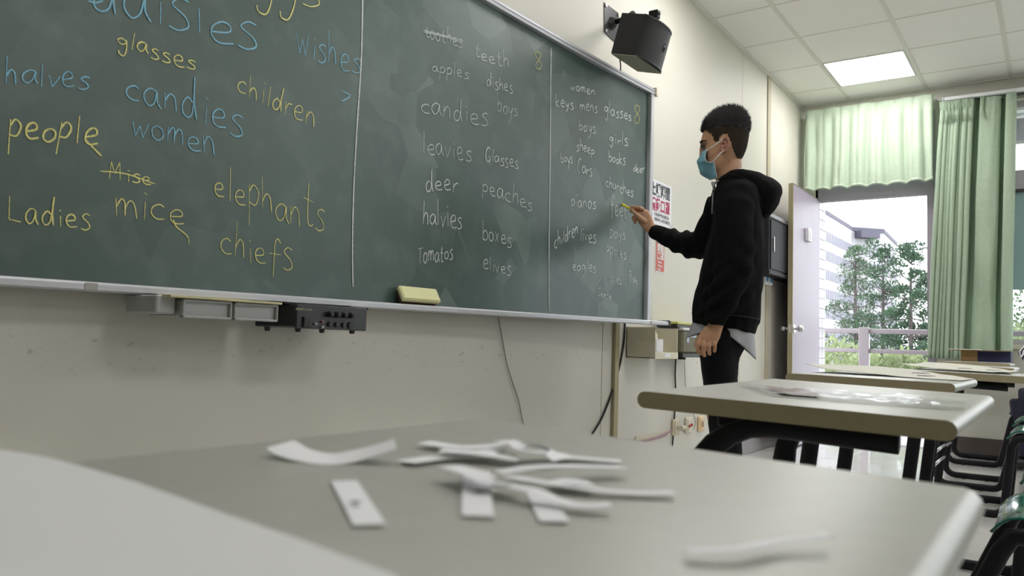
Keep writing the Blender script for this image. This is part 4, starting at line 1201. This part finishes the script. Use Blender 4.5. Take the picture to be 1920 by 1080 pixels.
curled('curled_sheet', 'long pale sheet curling up at its left corner across the third desk', 2, (.590, .205), (2.30, 2.60),
       [19, 21, 21, 19, 14, 7, 1], [21, 9, 7, 4, 1, .5, 1], M_paperd, [(.72, .35), (.66, .6)])
curled('curled_sheet', 'pale sheet lying across the fourth desk in front of the box', 3, (.475, .14), (3.12, 3.48),
       [15, 24, 24, 23, 20, 14, 7], [16, 10, 7, 6, 5, 5, 9], M_paperd, [(.55, .3), (.8, .4)])
random.seed(3)
for k, (lab, kk, pts_) in enumerate((
    ('small cut slip sticking out under the sheet on the third desk, near its left corner', 2, [(1575, 694.5), (1600, 696)]),
    ('small cut slip under the middle of the sheet on the third desk', 2, [(1625, 701), (1655, 703)]),
    ('small cut slip near the middle front of the fourth desk', 3, [(1745, 690), (1775, 692)]),
    ('small cut slip at the right front of the fourth desk', 3, [(1800, 694.5), (1840, 697)]),
    ('curled cut slip at the right end of the fourth desk', 3, [(1868, 700), (1905, 695)]))):
    a, b_ = T2(pts_[0][0], pts_[0][1], .002, kk), T2(pts_[1][0], pts_[1][1], .002 + .004 * (k == 4), kk)
    s = (b_ - a).cross(V(0, 0, 1)).normalized() * .012
    o = obj('paper_slip', MB().add([a + s, b_ + s, b_ - s, a - s], [(0, 1, 2, 3)]), M_paper); solid(o, .0005)
    tag(o, lab, 'paper', 'paper slips on the far desks')
# box on desk 6
bxo = thing('game_box', 'flat tan and navy cardboard box on the far desk before the curtain', 'box', (5.62, .35, .77))
zb = .770
obj('tan_side', MB().bbox((5.55, .412, zb), (5.80, .500, zb + .066), .001), mat('tan_card', (.42, .27, .12), .7), bxo)
obj('navy_side', MB().bbox((5.55, .242, zb), (5.80, .4115, zb + .064), .001), mat('navy_card', (.035, .035, .11), .6), bxo)
o = thing('paper_board', 'thin white-edged board balanced on top of the tan and navy box', 'board', (5.65, .38, zb + .07))
obj('board', MB().bbox((5.48, .236, zb + .0665), (5.84, .565, zb + .0705), .001), mat('brown_board', (.33, .22, .11), .7), o)
obj('paper_top', MB().bbox((5.485, .40, zb + .0705), (5.83, .562, zb + .0735), .001), M_paper, o)

# ------------------------------------------------------------------ the person at the board
PC = V(3.315, 1.17, 0)
Fd = V(-.333, .943, 0).normalized(); Rt = V(.943, .333, 0).normalized()
def Bp(px, py, off=0):
    d = ray(px, py); q = PC + Rt * off
    t_ = (q - CAM).dot(Rt) / d.dot(Rt)
    return CAM + d * t_
def sl_loft(mb, slices, seg=28, sq=1.0):
    """slices: front px, back px, half width sideways, offset sideways"""
    rings = []
    for s in slices:
        fx, fy, bx_, by_, lat = s[:5]; off = s[5] if len(s) > 5 else 0
        a, b_ = Bp(fx, fy, off), Bp(bx_, by_, off)
        c = (a + b_) / 2; h = (a - b_) / 2
        ring = []
        for k in range(seg):
            th_ = 2 * math.pi * k / seg; cc, ss = math.cos(th_), math.sin(th_)
            e = 2 / (2.0 + sq - 1)
            ring.append(c + h * math.copysign(abs(cc) ** e, cc) + Rt * (lat * math.copysign(abs(ss) ** e, ss)))
        rings.append(ring)
    return mb.loft(rings)
pr = thing('person', 'person in black hoodie and blue face mask writing on the chalkboard', 'person', PC)

# body: one continuous mesh of head, neck, trunk, arms with hands, and legs
body = MB()
sl_loft(body, [(1340, 372, 1402, 352, .07), (1344, 352, 1396, 334, .062), (1343, 340, 1391, 318, .058), (1340, 326, 1391, 303, .060)])
sl_loft(body, [(1331, 333, 1345, 330, .022), (1325, 329, 1372, 312, .055), (1320, 320, 1386, 302, .068), (1317, 309, 1394, 291, .074), (1315.5, 297, 1399, 279, .079), (1316.5, 285, 1402, 265, .083),
               (1317, 276, 1403, 255, .085), (1314, 268, 1403, 246, .087), (1315, 258, 1402, 237, .087), (1319, 246, 1398, 227, .083), (1326, 234, 1392, 220, .073), (1338, 224, 1382, 215, .052), (1350, 219, 1372, 215, .028)], 32)
# nose, brow, lips (the lower face is under the mask)
body.ell(Bp(1316.5, 292), Fd * .016, Rt * .014, V(0, 0, .022))
body.ell(Bp(1316, 281), Fd * .014, Rt * .011, V(0, 0, .024))
body.ell(Bp(1317, 268.5), Fd * .012, Rt * .055, V(0, 0, .008))
body.ell(Bp(1319, 312), Fd * .012, Rt * .026, V(0, 0, .012))
sl_loft(body, [(1345, 352, 1400, 345, .12), (1340, 375, 1415, 372, .185), (1338, 420, 1420, 420, .175), (1330, 480, 1420, 480, .165), (1318, 540, 1415, 540, .155), (1310, 600, 1405, 605, .165), (1312, 660, 1386, 665, .165)])
for s in (-1, 1):
    o_ = .088 * s
    sl_loft(body, [(1313, 650, 1385, 660, .075, o_), (1319, 720, 1382, 722, .072, o_), (1326, 790, 1383, 790, .06, o_)], 20)
    kn = Bp(1355, 800, o_); an = PC + Rt * o_ + Fd * -.02 + V(0, 0, .09)
    body.tube([kn + V(0, 0, .03), kn * .5 + an * .5, an], [(.055, .055), (.05, .047), (.036, .036)], 16, lat=Rt)
# near (left) arm hanging
LA = [Bp(1376, 378, -.185), Bp(1382, 430, -.215), Bp(1380, 492, -.235), Bp(1358, 560, -.235), Bp(1343, 603, -.225)]
body.tube(LA, [(.055, .05), (.05, .046), (.043, .04), (.036, .034), (.028, .030)], 16, lat=Rt)
# far (right) arm reaching to the board
tipb = onboard(1166, 383, .0)
offT = (tipb - PC).dot(Rt)
RA = [Bp(1368, 380, .18), Bp(1345, 425, .24), Bp(1312, 460, .30), Bp(1262, 446, offT * .8), Bp(1221, 430, offT - .03)]
body.tube(RA, [(.055, .05), (.05, .046), (.045, .042), (.036, .034), (.027, .022)], 16, lat=Rt)
# hands are grown finely and joined to the same body mesh
hands = MB()
def finger(pix, r0, r1, offs):
    n_ = len(pix)
    pts = [Bp(x, y, offs[i]) for i, (x, y) in enumerate(pix)]
    rr = [r0 + (r1 - r0) * i / (n_ - 1) for i in range(n_)]
    t0 = (pts[-1] - pts[-2]).normalized()
    pts.append(pts[-1] + t0 * r1 * .7); rr.append(r1 * .55)
    hands.tube(pts, rr, 10)
oL = -.225
hands.tube([Bp(1345, 598, oL), Bp(1341, 613, oL), Bp(1334, 625, oL), Bp(1327, 637, oL), Bp(1325.5, 641, oL)], [(.030, .021), (.030, .020), (.038, .018), (.040, .015), (.034, .011)], 18, lat=Rt)
finger([(1312, 634), (1309, 645), (1308.5, 656), (1312, 664)], .0105, .0084, [oL, oL - .008, oL + .0, oL + .010])
finger([(1321, 637), (1319, 650), (1319, 661), (1321, 667)], .0105, .0084, [oL - .002, oL - .012, oL - .004, oL + .008])
finger([(1331, 637), (1329.5, 649), (1329.5, 659), (1330.5, 664)], .0102, .0080, [oL - .002, oL - .012, oL - .004, oL + .008])
finger([(1339, 636), (1340, 646), (1340, 654), (1339.5, 659)], .0095, .0074, [oL, oL - .008, oL, oL + .008])
finger([(1325, 622), (1312, 632), (1307, 641), (1306, 649)], .0120, .0092, [oL + .02, oL + .034, oL + .036, oL + .03])
oR = offT - .02
hands.tube([Bp(1228, 434, oR), Bp(1218, 426, oR), Bp(1210, 413, oR), Bp(1204, 401, oR), Bp(1202, 397, oR)], [(.026, .021), (.030, .020), (.038, .018), (.036, .017), (.028, .012)], 18, lat=Rt)
finger([(1207, 394), (1199, 390), (1190, 388.5), (1183, 388.5)], .0115, .0085, [oR - .01, oR - .02, oR - .012, oR + .0])
finger([(1203, 399), (1194, 395.5), (1187, 395), (1183, 397)], .0115, .0085, [oR + .004, oR + .000, oR + .006, oR + .012])
finger([(1200, 405), (1192, 405), (1187, 408), (1188, 412)], .0110, .0085, [oR + .014, oR + .012, oR + .018, oR + .020])
finger([(1199, 411), (1193, 412), (1190, 415), (1192, 418)], .0100, .0080, [oR + .022, oR + .024, oR + .028, oR + .028])
finger([(1210, 417), (1200, 408), (1191, 400), (1184, 392.5)], .0140, .0095, [oR - .012, oR - .030, oR - .026, oR - .008])
me1 = organic('body', body, M_skin, None, .0085, 8, raw=True)
me2 = organic('hand', hands, M_skin, None, .0026, 3, raw=True)
bm = bmesh.new(); bm.from_mesh(me1); bm.from_mesh(me2)
mb_ = bpy.data.meshes.new('body'); bm.to_mesh(mb_); bm.free()
mb_.materials.append(M_skin); mb_.polygons.foreach_set('use_smooth', [True] * len(mb_.polygons))
link('body', mb_, pr)

# ears
M_skinr = mat('ear_skin', (.36, .17, .11), .5, var=.05)
for s in (-1, 1):
    eo = .088 * s
    eb = MB()
    hel = [(1354, 286), (1351.5, 276), (1351.5, 266), (1355, 259.5), (1361, 258), (1365.5, 262), (1366, 270), (1362.5, 278), (1359, 284), (1355, 287)]
    pts = [Bp(x, y, eo + s * (.004 + .012 * (x > 1358))) for x, y in hel]
    eb.tube(pts, [.004, .0038, .004, .0048, .005, .005, .0048, .0045, .005, .004], 8)
    eb.ell(Bp(1360, 271, eo + s * .004), Fd * .015, Rt * .004, V(0, 0, .027))
    eb.ell(Bp(1357, 283, eo + s * .006), Fd * .009, Rt * .004, V(0, 0, .010))
    eb.tube([Bp(1354, 268, eo + s * .01), Bp(1358, 266, eo + s * .013), Bp(1361, 271, eo + s * .012), Bp(1358, 278, eo + s * .010)], .0035, 6)
    organic('ear', eb, M_skinr, pr, .0022, 2)
# eyes and brows
M_eye = mat('eye', (.03, .02, .018), .15); M_lash = mat('brow_hair', (.012, .010, .009), .8)
for s in (-1, 1):
    e = obj('eye', MB().ell(Bp(1318.5, 275.5, .036 * s), Fd * .007, Rt * .011, V(0, 0, .004)), mat('eye_white', (.16, .13, .12), .4), pr, True)
    obj('iris', MB().ell(Bp(1317, 275.5, .036 * s) + Fd * .005, Fd * .003, Rt * .006, V(0, 0, .0055)), M_eye, e, True)
    obj('eyelash', MB().tube([Bp(1323, 275, .052 * s), Bp(1318, 272.8, .046 * s) + Fd * .004, Bp(1316.5, 273.5, .034 * s) + Fd * .005, Bp(1316.5, 275, .022 * s) + Fd * .003], .0026, 6), M_lash, e)
    obj('eyebrow', MB().tube([Bp(1325, 264, .062 * s), Bp(1318, 264.5, .055 * s) + Fd * .004, Bp(1315, 266.5, .038 * s) + Fd * .003, Bp(1315, 268, .020 * s) + Fd * .003], [(.002, .002), (.004, .004), (.005, .004), (.003, .003)], 8), M_lash, pr)

# hair: a skull cap cut to the hairline, plus short spikes
def loc2(p):
    d = p - CAM
    # photo-side profile coordinates in the body's own forward/up plane
    return ((p - PC).dot(Fd), p.z)
hl = [(1318, 243), (1324, 243), (1329, 251), (1336, 256), (1340, 267), (1347, 271), (1350, 262), (1356, 256), (1364, 256), (1370, 270), (1374, 283), (1378, 291), (1390, 308), (1396, 309), (1412, 290), (1412, 200), (1310, 200)]
hpoly = [loc2(Bp(x, y, -.04)) for x, y in hl]
def inside(pt, poly):
    x, y = pt; c = False; j = len(poly) - 1
    for i in range(len(poly)):
        if (poly[i][1] > y) != (poly[j][1] > y) and x < (poly[j][0] - poly[i][0]) * (y - poly[i][1]) / (poly[j][1] - poly[i][1]) + poly[i][0]: c = not c
        j = i
    return c
hd = MB()
HS = [(1331, 333, 1345, 330, .022), (1325, 329, 1372, 312, .055), (1320, 320, 1386, 302, .068), (1317, 309, 1394, 291, .074), (1315.5, 297, 1399, 279, .079), (1316.5, 285, 1402, 265, .083),
      (1317, 276, 1403, 255, .085), (1314, 268, 1403, 246, .087), (1315, 258, 1402, 237, .087), (1319, 246, 1398, 227, .083), (1326, 234, 1392, 220, .073), (1338, 224, 1382, 215, .052), (1350, 219, 1372, 215, .028)]
sl_loft(hd, HS, 32)
hm_ = organic('hair_cap', hd, M_hair, None, .006, 6, raw=True)
bm = bmesh.new(); bm.from_mesh(hm_)
bm.normal_update()
kill = [f for f in bm.faces if not inside(loc2(f.calc_center_median()), hpoly)]
bmesh.ops.delete(bm, geom=kill, context='FACES')
ztop = Bp(1365, 215).z; zfade = Bp(1365, 262).z
roots = []
for v in bm.verts:
    f = max(0, min(1, (v.co.z - zfade) / (ztop - zfade)))
    bk_ = max(0, min(1, -((v.co - PC).dot(Fd)) / .1))
    n_ = v.normal.copy()
    v.co += n_ * (.0025 + .012 * f + .002 * mnoise.noise(v.co * 160))
    if f > .30: roots.append((v.co.copy(), n_, f))
hm2 = bpy.data.meshes.new('hair'); bm.to_mesh(hm2); bm.free()
hb = MB(); hb.v = [tuple(v.co) for v in hm2.vertices]; hb.f = [tuple(p.vertices) for p in hm2.polygons]
random.seed(9)
for p, n_, f in roots:
    for _ in range(4 if f > .55 else 2):
        q = p + V(random.uniform(-.004, .004), random.uniform(-.004, .004), 0)
        fr_ = max(0, (q - PC).dot(Fd) - .06) / .05
        d_ = (n_ * .8 + V(0, 0, .35 + .3 * random.random()) + Fd * (.35 * random.random() + .9 * fr_) + V(random.gauss(0, .22), random.gauss(0, .22), 0)).normalized()
        ln = (.007 + .024 * f * f) * random.uniform(.5, 1.3)
        s1 = d_.orthogonal().normalized() * .0019; s2 = d_.cross(s1).normalized() * .0019
        hb.add([q - n_ * .003 + s1, q - n_ * .003 - s1 * .5 + s2, q - n_ * .003 - s1 * .5 - s2, q + d_ * ln], [(0, 1, 3), (1, 2, 3), (2, 0, 3)])
me = bpy.data.meshes.new('hair'); me.from_pydata(hb.v, [], hb.f); me.materials.append(M_hair)
me.materials.append(mat('short_cropped_hair', (.030, .022, .015), .85, var=.4, scale=150, bump=.3, bscale=500, spec=.15))
for p in me.polygons:
    if p.center.z + .012 * mnoise.noise(p.center * 60) < zfade + .035: p.material_index = 1
me.polygons.foreach_set('use_smooth', [True] * len(me.polygons))
link('hair', me, pr)

# mask
Rg = [(1325, 280.5), (1316, 285), (1310.5, 295), (1307.5, 303), (1309, 314), (1314, 326), (1323, 333), (1331, 337)]
Eg = [(1325, 281), (1323.5, 288), (1321.5, 295), (1324.5, 304), (1333, 305), (1338, 303.5), (1341, 316), (1344, 334)]
def mk(u, v):
    s = v * (len(Rg) - 1); k = min(int(s), len(Rg) - 2); f = s - k
    r0 = (Rg[k][0] * (1 - f) + Rg[k + 1][0] * f, Rg[k][1] * (1 - f) + Rg[k + 1][1] * f)
    e0 = (Eg[k][0] * (1 - f) + Eg[k + 1][0] * f, Eg[k][1] * (1 - f) + Eg[k + 1][1] * f)
    a = (u - .5) * 2; g = abs(a) ** 1.7
    side = math.copysign(1, a)
    wl = .05 + .032 * math.sin(math.pi * min(1, .15 + v * .8)) + .012 * v
    p = Bp(r0[0] * (1 - g) + e0[0] * g, r0[1] * (1 - g) + e0[1] * g, side * wl * abs(a) ** .8)
    return p + Fd * (.0022 * math.sin(v * 19) * (1 - g)) + Rt * side * .004 + Fd * .0015 * mnoise.noise(V(u * 8, v * 6, 3))
o = obj('face_mask', MB().grid(mk, 30, 28), M_mask, pr, True); solid(o, .002)
for s in (0, 1):
    bnd = MB()
    bnd.tube([mk(s, v / 20) for v in range(21)], .0017, 6)
    obj('mask_binding', bnd, mat('mask_edge', (.45, .55, .60), .7), o)
bnd = MB().tube([mk(u / 20, 0) for u in range(21)], .0015, 6).tube([mk(u / 20, 1) for u in range(21)], .0015, 6)
obj('mask_binding', bnd, mat('mask_edge', (.35, .47, .54), .7), o)
for s in (-1, 1):
    obj('ear_loop', MB().tube([Bp(1324.5, 283, .080 * s), Bp(1332, 277.5, .094 * s), Bp(1340, 272, .100 * s), Bp(1352.5, 262.5, .106 * s), Bp(1357, 258, .098 * s)], .0020, 6)
        .tube([Bp(1337.5, 303, .084 * s), Bp(1341, 299, .094 * s), Bp(1346, 293, .100 * s), Bp(1351, 287, .104 * s), Bp(1356, 284, .098 * s)], .0020, 6), M_white, o)

# hoodie
def folds(p, n):
    w = mnoise.noise(V(p.x * 9, p.y * 9, p.z * 5)) * .010 + mnoise.noise(V(p.x * 22, p.y * 22, p.z * 13)) * .004
    return w
ho = MB()
sl_loft(ho, [(1350, 343, 1395, 338, .085), (1344, 352, 1412, 346, .15), (1338, 366, 1424, 362, .205), (1336, 384, 1430, 384, .225), (1335, 410, 1431, 412, .228), (1332, 440, 1432, 442, .222), (1323, 470, 1433, 474, .215),
             (1314, 500, 1432, 508, .21), (1308, 535, 1430, 545, .207), (1300, 570, 1427, 582, .205), (1297, 592, 1424, 606, .2)], 36, 1.25)
sl_loft(ho, [(1298, 590, 1421, 604, .195), (1296, 600, 1419, 616, .192), (1296, 607, 1416, 627, .19)], 36, 1.25)
# near sleeve
def tb(mb, pts, rad, seg=20): mb.tube(pts, rad, seg, lat=Rt)
tb(ho, [Bp(1372, 366, -.15), Bp(1376, 390, -.20), Bp(1377, 430, -.225), Bp(1378, 470, -.24), Bp(1374, 500, -.245), Bp(1364, 535, -.245), Bp(1352, 568, -.238), Bp(1346, 582, -.232)],
   [(.07, .06), (.080, .066), (.079, .066), (.076, .062), (.074, .060), (.067, .056), (.058, .050), (.050, .045)])
tb(ho, [Bp(1348, 578, -.232), Bp(1344, 590, -.230), Bp(1339, 606, -.227)], [(.050, .044), (.046, .042), (.045, .042)])
# far sleeve reaching out
oe = offT * .8
tb(ho, [Bp(1360, 380, .16), Bp(1348, 415, .22), Bp(1325, 452, .28), Bp(1300, 460, .33), Bp(1275, 453, oe * .9), Bp(1255, 446, oe)],
   [(.085, .07), (.085, .07), (.075, .065), (.064, .058), (.056, .05), (.052, .047)])
tb(ho, [Bp(1260, 448, oe), Bp(1242, 441, offT - .09), Bp(1224, 433.5, offT - .04)], [(.048, .045), (.040, .038), (.036, .034)])
def fold_h(p, n):
    w = folds(p, n)
    # tight rolls on the bent far sleeve and at both cuffs
    q = (p - Bp(1290, 458, oe * .9)).length
    if q < .16: w += .009 * math.sin((p - PC).dot(Fd) * 95 + 2) * (1 - q / .16) ** .5
    q = (p - Bp(1350, 560, -.24)).length
    if q < .17: w += .007 * math.sin(p.z * 88 + (p - PC).dot(Fd) * 60) * (1 - q / .17) ** .5
    q = (p - Bp(1395, 480, -.24)).length
    if q < .2: w += .005 * math.sin(p.z * 60 - (p - PC).dot(Fd) * 50) * (1 - q / .2)
    return w
organic('hoodie', ho, M_hood, pr, .0075, 5, disp=fold_h)
# rib seam lines near the hem and cuff
sm_ = MB()
rg = []
for k in range(40):
    th_ = 2 * math.pi * k / 40
    a, b_ = Bp(1296.5, 587, 0), Bp(1426, 600, 0); c = (a + b_) / 2; h = (a - b_) / 2
    cc, ss = math.cos(th_), math.sin(th_); e = 2 / 2.25
    rg.append(c + h * .985 * math.copysign(abs(cc) ** e, cc) + Rt * (.203 * math.copysign(abs(ss) ** e, ss)))
rg.append(rg[0])
obj('hem_seam', sm_.tube(rg, .0018, 6), mat('seam_thread', (.02, .02, .022), .9), pr)
# hood
hh = MB()
sl_loft(hh, [(1343, 350, 1404, 350, .12), (1344, 341, 1406, 336, .105), (1352, 333, 1404, 327, .092), (1364, 325, 1400, 320, .078)], 30)
sl_loft(hh, [(1380, 345, 1398, 320, .095), (1392, 372, 1424, 325, .125), (1404, 394, 1446, 335, .135), (1418, 408, 1464, 348, .12), (1430, 414, 1467, 362, .085), (1440, 410, 1460, 385, .04)], 30)
def hfold(p, n):
    return .006 * mnoise.noise(p * 11) + .003 * mnoise.noise(p * 27)
organic('hood', hh, M_hood, pr, .007, 7, disp=hfold)
hr = MB().tube([Bp(1346, 347, -.075), Bp(1356, 336, -.095), Bp(1372, 331, -.105), Bp(1392, 335, -.115), Bp(1412, 349, -.135), Bp(1424, 372, -.14), Bp(1430, 395, -.12)], [.008, .010, .010, .010, .010, .009, .005], 10)
organic('hood_rim', hr, M_hood, pr, .004, 3)
obj('collar', MB().tube([Bp(1339, 352, -.06), Bp(1337.5, 346, -.055), Bp(1341, 342, -.055), Bp(1348, 339, -.065)], [(.004, .012), (.006, .016), (.005, .014), (.003, .008)], 8, lat=Rt), M_shirt, pr, True)
obj('collar', MB().tube([Bp(1339, 352, .03), Bp(1337.5, 346, .02), Bp(1336, 344, 0), Bp(1337.5, 346, -.03), Bp(1339, 353, -.05)], [(.006, .01)] * 5, 8, lat=V(0, 0, 1)), M_shirt, pr, True)
obj('collar', MB().tube([Bp(1384, 319, -.05), Bp(1390, 318.5, -.03), Bp(1393, 318.5, 0), Bp(1390, 318.5, .03)], [(.004, .006)] * 4, 8, lat=V(0, 0, 1)), M_white, pr, True)
obj('shirt_front', MB().tube([Bp(1338, 350, -.02), Bp(1337, 372, -.02), Bp(1335.5, 400, -.02)], [(.004, .02)] * 3, 8, lat=Rt), M_shirt, pr, True)
for k in (0, 1):
    obj('drawstring', MB().tube([Bp(1340, 356, -.06 + .1 * k) + Fd * .006, Bp(1337, 372, -.07 + .1 * k) + Fd * .01, Bp(1336, 392, -.07 + .1 * k) + Fd * .008], .0025, 6), M_hood, pr)
# shirt tails below the hem
def skirt(u, v):
    th_ = 2 * math.pi * u
    cc, ss = math.cos(th_), math.sin(th_)
    a, b_ = Bp(1300, 600, 0), Bp(1413, 616, 0); c = (a + b_) / 2; h = (a - b_) / 2
    p = c + h * cc + Rt * (.178 * ss)
    back = max(0, -cc) ** 1.3; front = max(0, cc) ** 2.2
    drop = .035 + .092 * back + .045 * front
    fl_ = 1 - .06 * v * (1 - abs(cc)) + .03 * v * front
    p = c + (p - c) * fl_
    p.z -= drop * v
    p += h.normalized() * (.022 * v * front + .014 * v * back * -1 * -1 * (-.6))
    p += (p - c).normalized() * (.006 * math.sin(th_ * 9) * v)
    return p
o = obj('shirt_tail', MB().grid(skirt, 72, 10), M_shirt, pr, True); solid(o, .003)
# jeans
je = MB()
sl_loft(je, [(1304, 600, 1408, 606, .17), (1307, 622, 1405, 625, .174), (1309, 645, 1399, 650, .174), (1311, 664, 1388, 672, .168), (1315, 676, 1380, 682, .15)], 30, 1.1)
for s in (-1, 1):
    o_ = .088 * s
    sl_loft(je, [(1311, 660, 1388, 668, .082, o_), (1315, 690, 1382, 694, .084, o_), (1318, 720, 1384, 722, .080, o_), (1323, 760, 1385, 762, .073, o_), (1328, 795, 1385, 797, .070, o_), (1333, 820, 1388, 822, .069, o_)], 24)
    a = Bp(1360, 818, o_); z_ = PC + Rt * o_ + Fd * -.03 + V(0, 0, .055)
    je.tube([a + V(0, 0, .05), a, a * .6 + z_ * .4, a * .25 + z_ * .75, z_], [(.064, .066), (.064, .066), (.062, .062), (.057, .056), (.056, .055)], 20, lat=Rt)
def jf(p, n):
    w = .004 * mnoise.noise(p * 14)
    q = p.z
    if q < .30: w += .006 * math.sin(q * 95 + p.x * 20)
    qq = (p - Bp(1388, 672, -.1)).length
    if qq < .15: w += .005 * math.sin((p - PC).dot(Fd) * 80 + p.z * 60) * (1 - qq / .15)
    return w
organic('jeans', je, M_jean, pr, .0075, 5, disp=jf)
for s in (-1, 1):
    o_ = .09 * s; c = PC + Rt * o_
    sh = MB()
    sh.tube([c - Fd * .085 + V(0, 0, .055), c - Fd * .05 + V(0, 0, .06), c + Fd * .02 + V(0, 0, .058), c + Fd * .10 + V(0, 0, .045), c + Fd * .17 + V(0, 0, .034), c + Fd * .20 + V(0, 0, .030)],
            [(.028, .026), (.046, .040), (.048, .044), (.036, .048), (.026, .042), (.012, .022)], 16, lat=Rt)
    organic('shoe', sh, M_dark, pr, .006, 4)
    so = MB()
    ol = [(-.10, .03), (-.09, .038), (.0, .042), (.10, .052), (.17, .046), (.215, .022)]
    pts = [c + Fd * a + Rt * b_ for a, b_ in ol] + [c + Fd * a - Rt * b_ for a, b_ in reversed(ol)]
    n = len(pts)
    so.add([p + V(0, 0, .0) for p in pts] + [p + V(0, 0, .022) for p in pts], [tuple(range(n - 1, -1, -1)), tuple(range(n, 2 * n))] + [(i, (i + 1) % n, n + (i + 1) % n, n + i) for i in range(n)])
    obj('shoe_sole', so, M_white, pr)
# the chalk
chk = MB().tube([tipb + V(0, -.002, 0), Bp(1183, 392.5, oR)], .006, 12)
tag(obj('chalk_stick', chk, mat('yellow_stick', (.72, .62, .05), .9)), 'short yellow chalk stick held against the board by raised fingers', 'chalk')

# ------------------------------------------------------------------ seated pupil at the picture's edge
def pupil():
    sx, sy = 6.9, -.03        # seat centre
    t = thing('person', 'seated person in black and white striped shirt at the far desk beside the box', 'person', (sx, sy, 0))
    sk = MB()
    sk.tube([(sx, sy - .14, .47), (sx, sy - .13, .62), (sx, sy - .10, .80), (sx, sy - .08, .94), (sx, sy - .07, 1.02)], [(.10, .15), (.095, .14), (.10, .16), (.07, .15), (.045, .05)], 18, lat=(1, 0, 0))
    sk.tube([(sx, sy - .07, 1.0), (sx, sy - .05, 1.10)], .045, 12, lat=(1, 0, 0))
    sk.ell((sx, sy - .035, 1.19), (.078, 0, 0), (0, .095, 0), (0, 0, .115))
    sk.ell((sx, sy + .060, 1.175), (.012, 0, 0), (0, .02, 0), (0, 0, .02))
    for s in (-1, 1):
        sk.tube([(sx + s * .085, sy - .12, .50), (sx + s * .10, sy + .12, .51), (sx + s * .10, sy + .27, .50)], [.075, .065, .055], 14)
        sk.tube([(sx + s * .10, sy + .27, .50), (sx + s * .10, sy + .25, .28), (sx + s * .10, sy + .22, .09)], [.053, .047, .035], 14)
        sk.tube([(sx + s * .17, sy - .02, .95), (sx + s * .21, sy + .24, .76), (sx + s * .17, sy + .22, .86), (sx + s * .08, sy + .14, 1.0)], [.042, .038, .030, .022], 12)
        for k in range(4):
            zz = 1.0 + .016 * k
            sk.tube([(sx + s * .075, sy + .14, zz), (sx + s * .045, sy + .165 - .005 * abs(k - 1.5), zz + .015), (sx + s * .012, sy + .165 - .006 * abs(k - 1.5), zz + .012)], [.010, .009, .007], 8)
        sk.tube([(sx + s * .08, sy + .12, 1.0), (sx + s * .055, sy + .10, 1.03), (sx + s * .04, sy + .10, 1.05)], [.011, .009, .007], 8)
    organic('body', sk, M_skin, t, .006, 4)
    M_str = mat('striped_cotton', (.5, .5, .5), .8)
    N = M_str.node_tree.nodes; L = M_str.node_tree.links; b = N['Principled BSDF']
    tc = N.new('ShaderNodeTexCoord'); wv = N.new('ShaderNodeTexWave'); wv.bands_direction = 'DIAGONAL'; wv.inputs['Scale'].default_value = 13; wv.inputs['Distortion'].default_value = 1.2
    mp = N.new('ShaderNodeMapping'); mp.inputs['Scale'].default_value = (1, 1, .12); L.new(tc.outputs['Object'], mp.inputs[0]); L.new(mp.outputs[0], wv.inputs['Vector'])
    r = N.new('ShaderNodeValToRGB'); r.color_ramp.interpolation = 'CONSTANT'; r.color_ramp.elements[0].color = (.015, .015, .03, 1); r.color_ramp.elements[1].position = .42; r.color_ramp.elements[1].color = (.62, .62, .64, 1)
    L.new(wv.outputs['Fac'], r.inputs[0]); L.new(r.outputs[0], b.inputs['Base Color'])
    st_ = MB()
    st_.tube([(sx, sy - .145, .49), (sx, sy - .13, .62), (sx, sy - .10, .80), (sx, sy - .08, .94), (sx, sy - .07, 1.015)], [(.125, .175), (.115, .165), (.12, .18), (.09, .18), (.05, .06)], 20, lat=(1, 0, 0))
    for s in (-1, 1):
        st_.tube([(sx + s * .15, sy - .03, .95), (sx + s * .19, sy + .10, .89), (sx + s * .21, sy + .245, .77), (sx + s * .19, sy + .24, .82), (sx + s * .12, sy + .17, .93)], [.062, .060, .052, .046, .040], 14)
    organic('striped_shirt', st_, M_str, t, .007, 4)
    tr_ = MB()
    tr_.tube([(sx, sy - .18, .50), (sx, sy - .06, .50)], [(.10, .16), (.10, .17)], 18, lat=(1, 0, 0))
    for s in (-1, 1):
        tr_.tube([(sx + s * .085, sy - .12, .515), (sx + s * .10, sy + .12, .52), (sx + s * .10, sy + .28, .51)], [.088, .080, .068], 16)
        tr_.tube([(sx + s * .10, sy + .275, .50), (sx + s * .10, sy + .26, .28), (sx + s * .10, sy + .23, .10)], [.066, .060, .052], 16)
    organic('navy_trousers', tr_, mat('navy_cloth', (.012, .014, .035), .8), t, .008, 4)
    hb_ = MB().ell((sx, sy - .05, 1.215), (.088, 0, 0), (0, .10, 0), (0, 0, .105))
    obj('hair', hb_, M_hair, t, True)
    for s in (-1, 1):
        c = V(sx + s * .10, sy + .26, 0)
        organic('shoe', MB().tube([c + V(0, -.07, .045), c + V(0, .0, .05), c + V(0, .10, .035), c + V(0, .15, .028)], [(.040, .035), (.045, .04), (.030, .042), (.016, .025)], 14, lat=(1, 0, 0)), M_dark, t, .007, 3)
pupil()
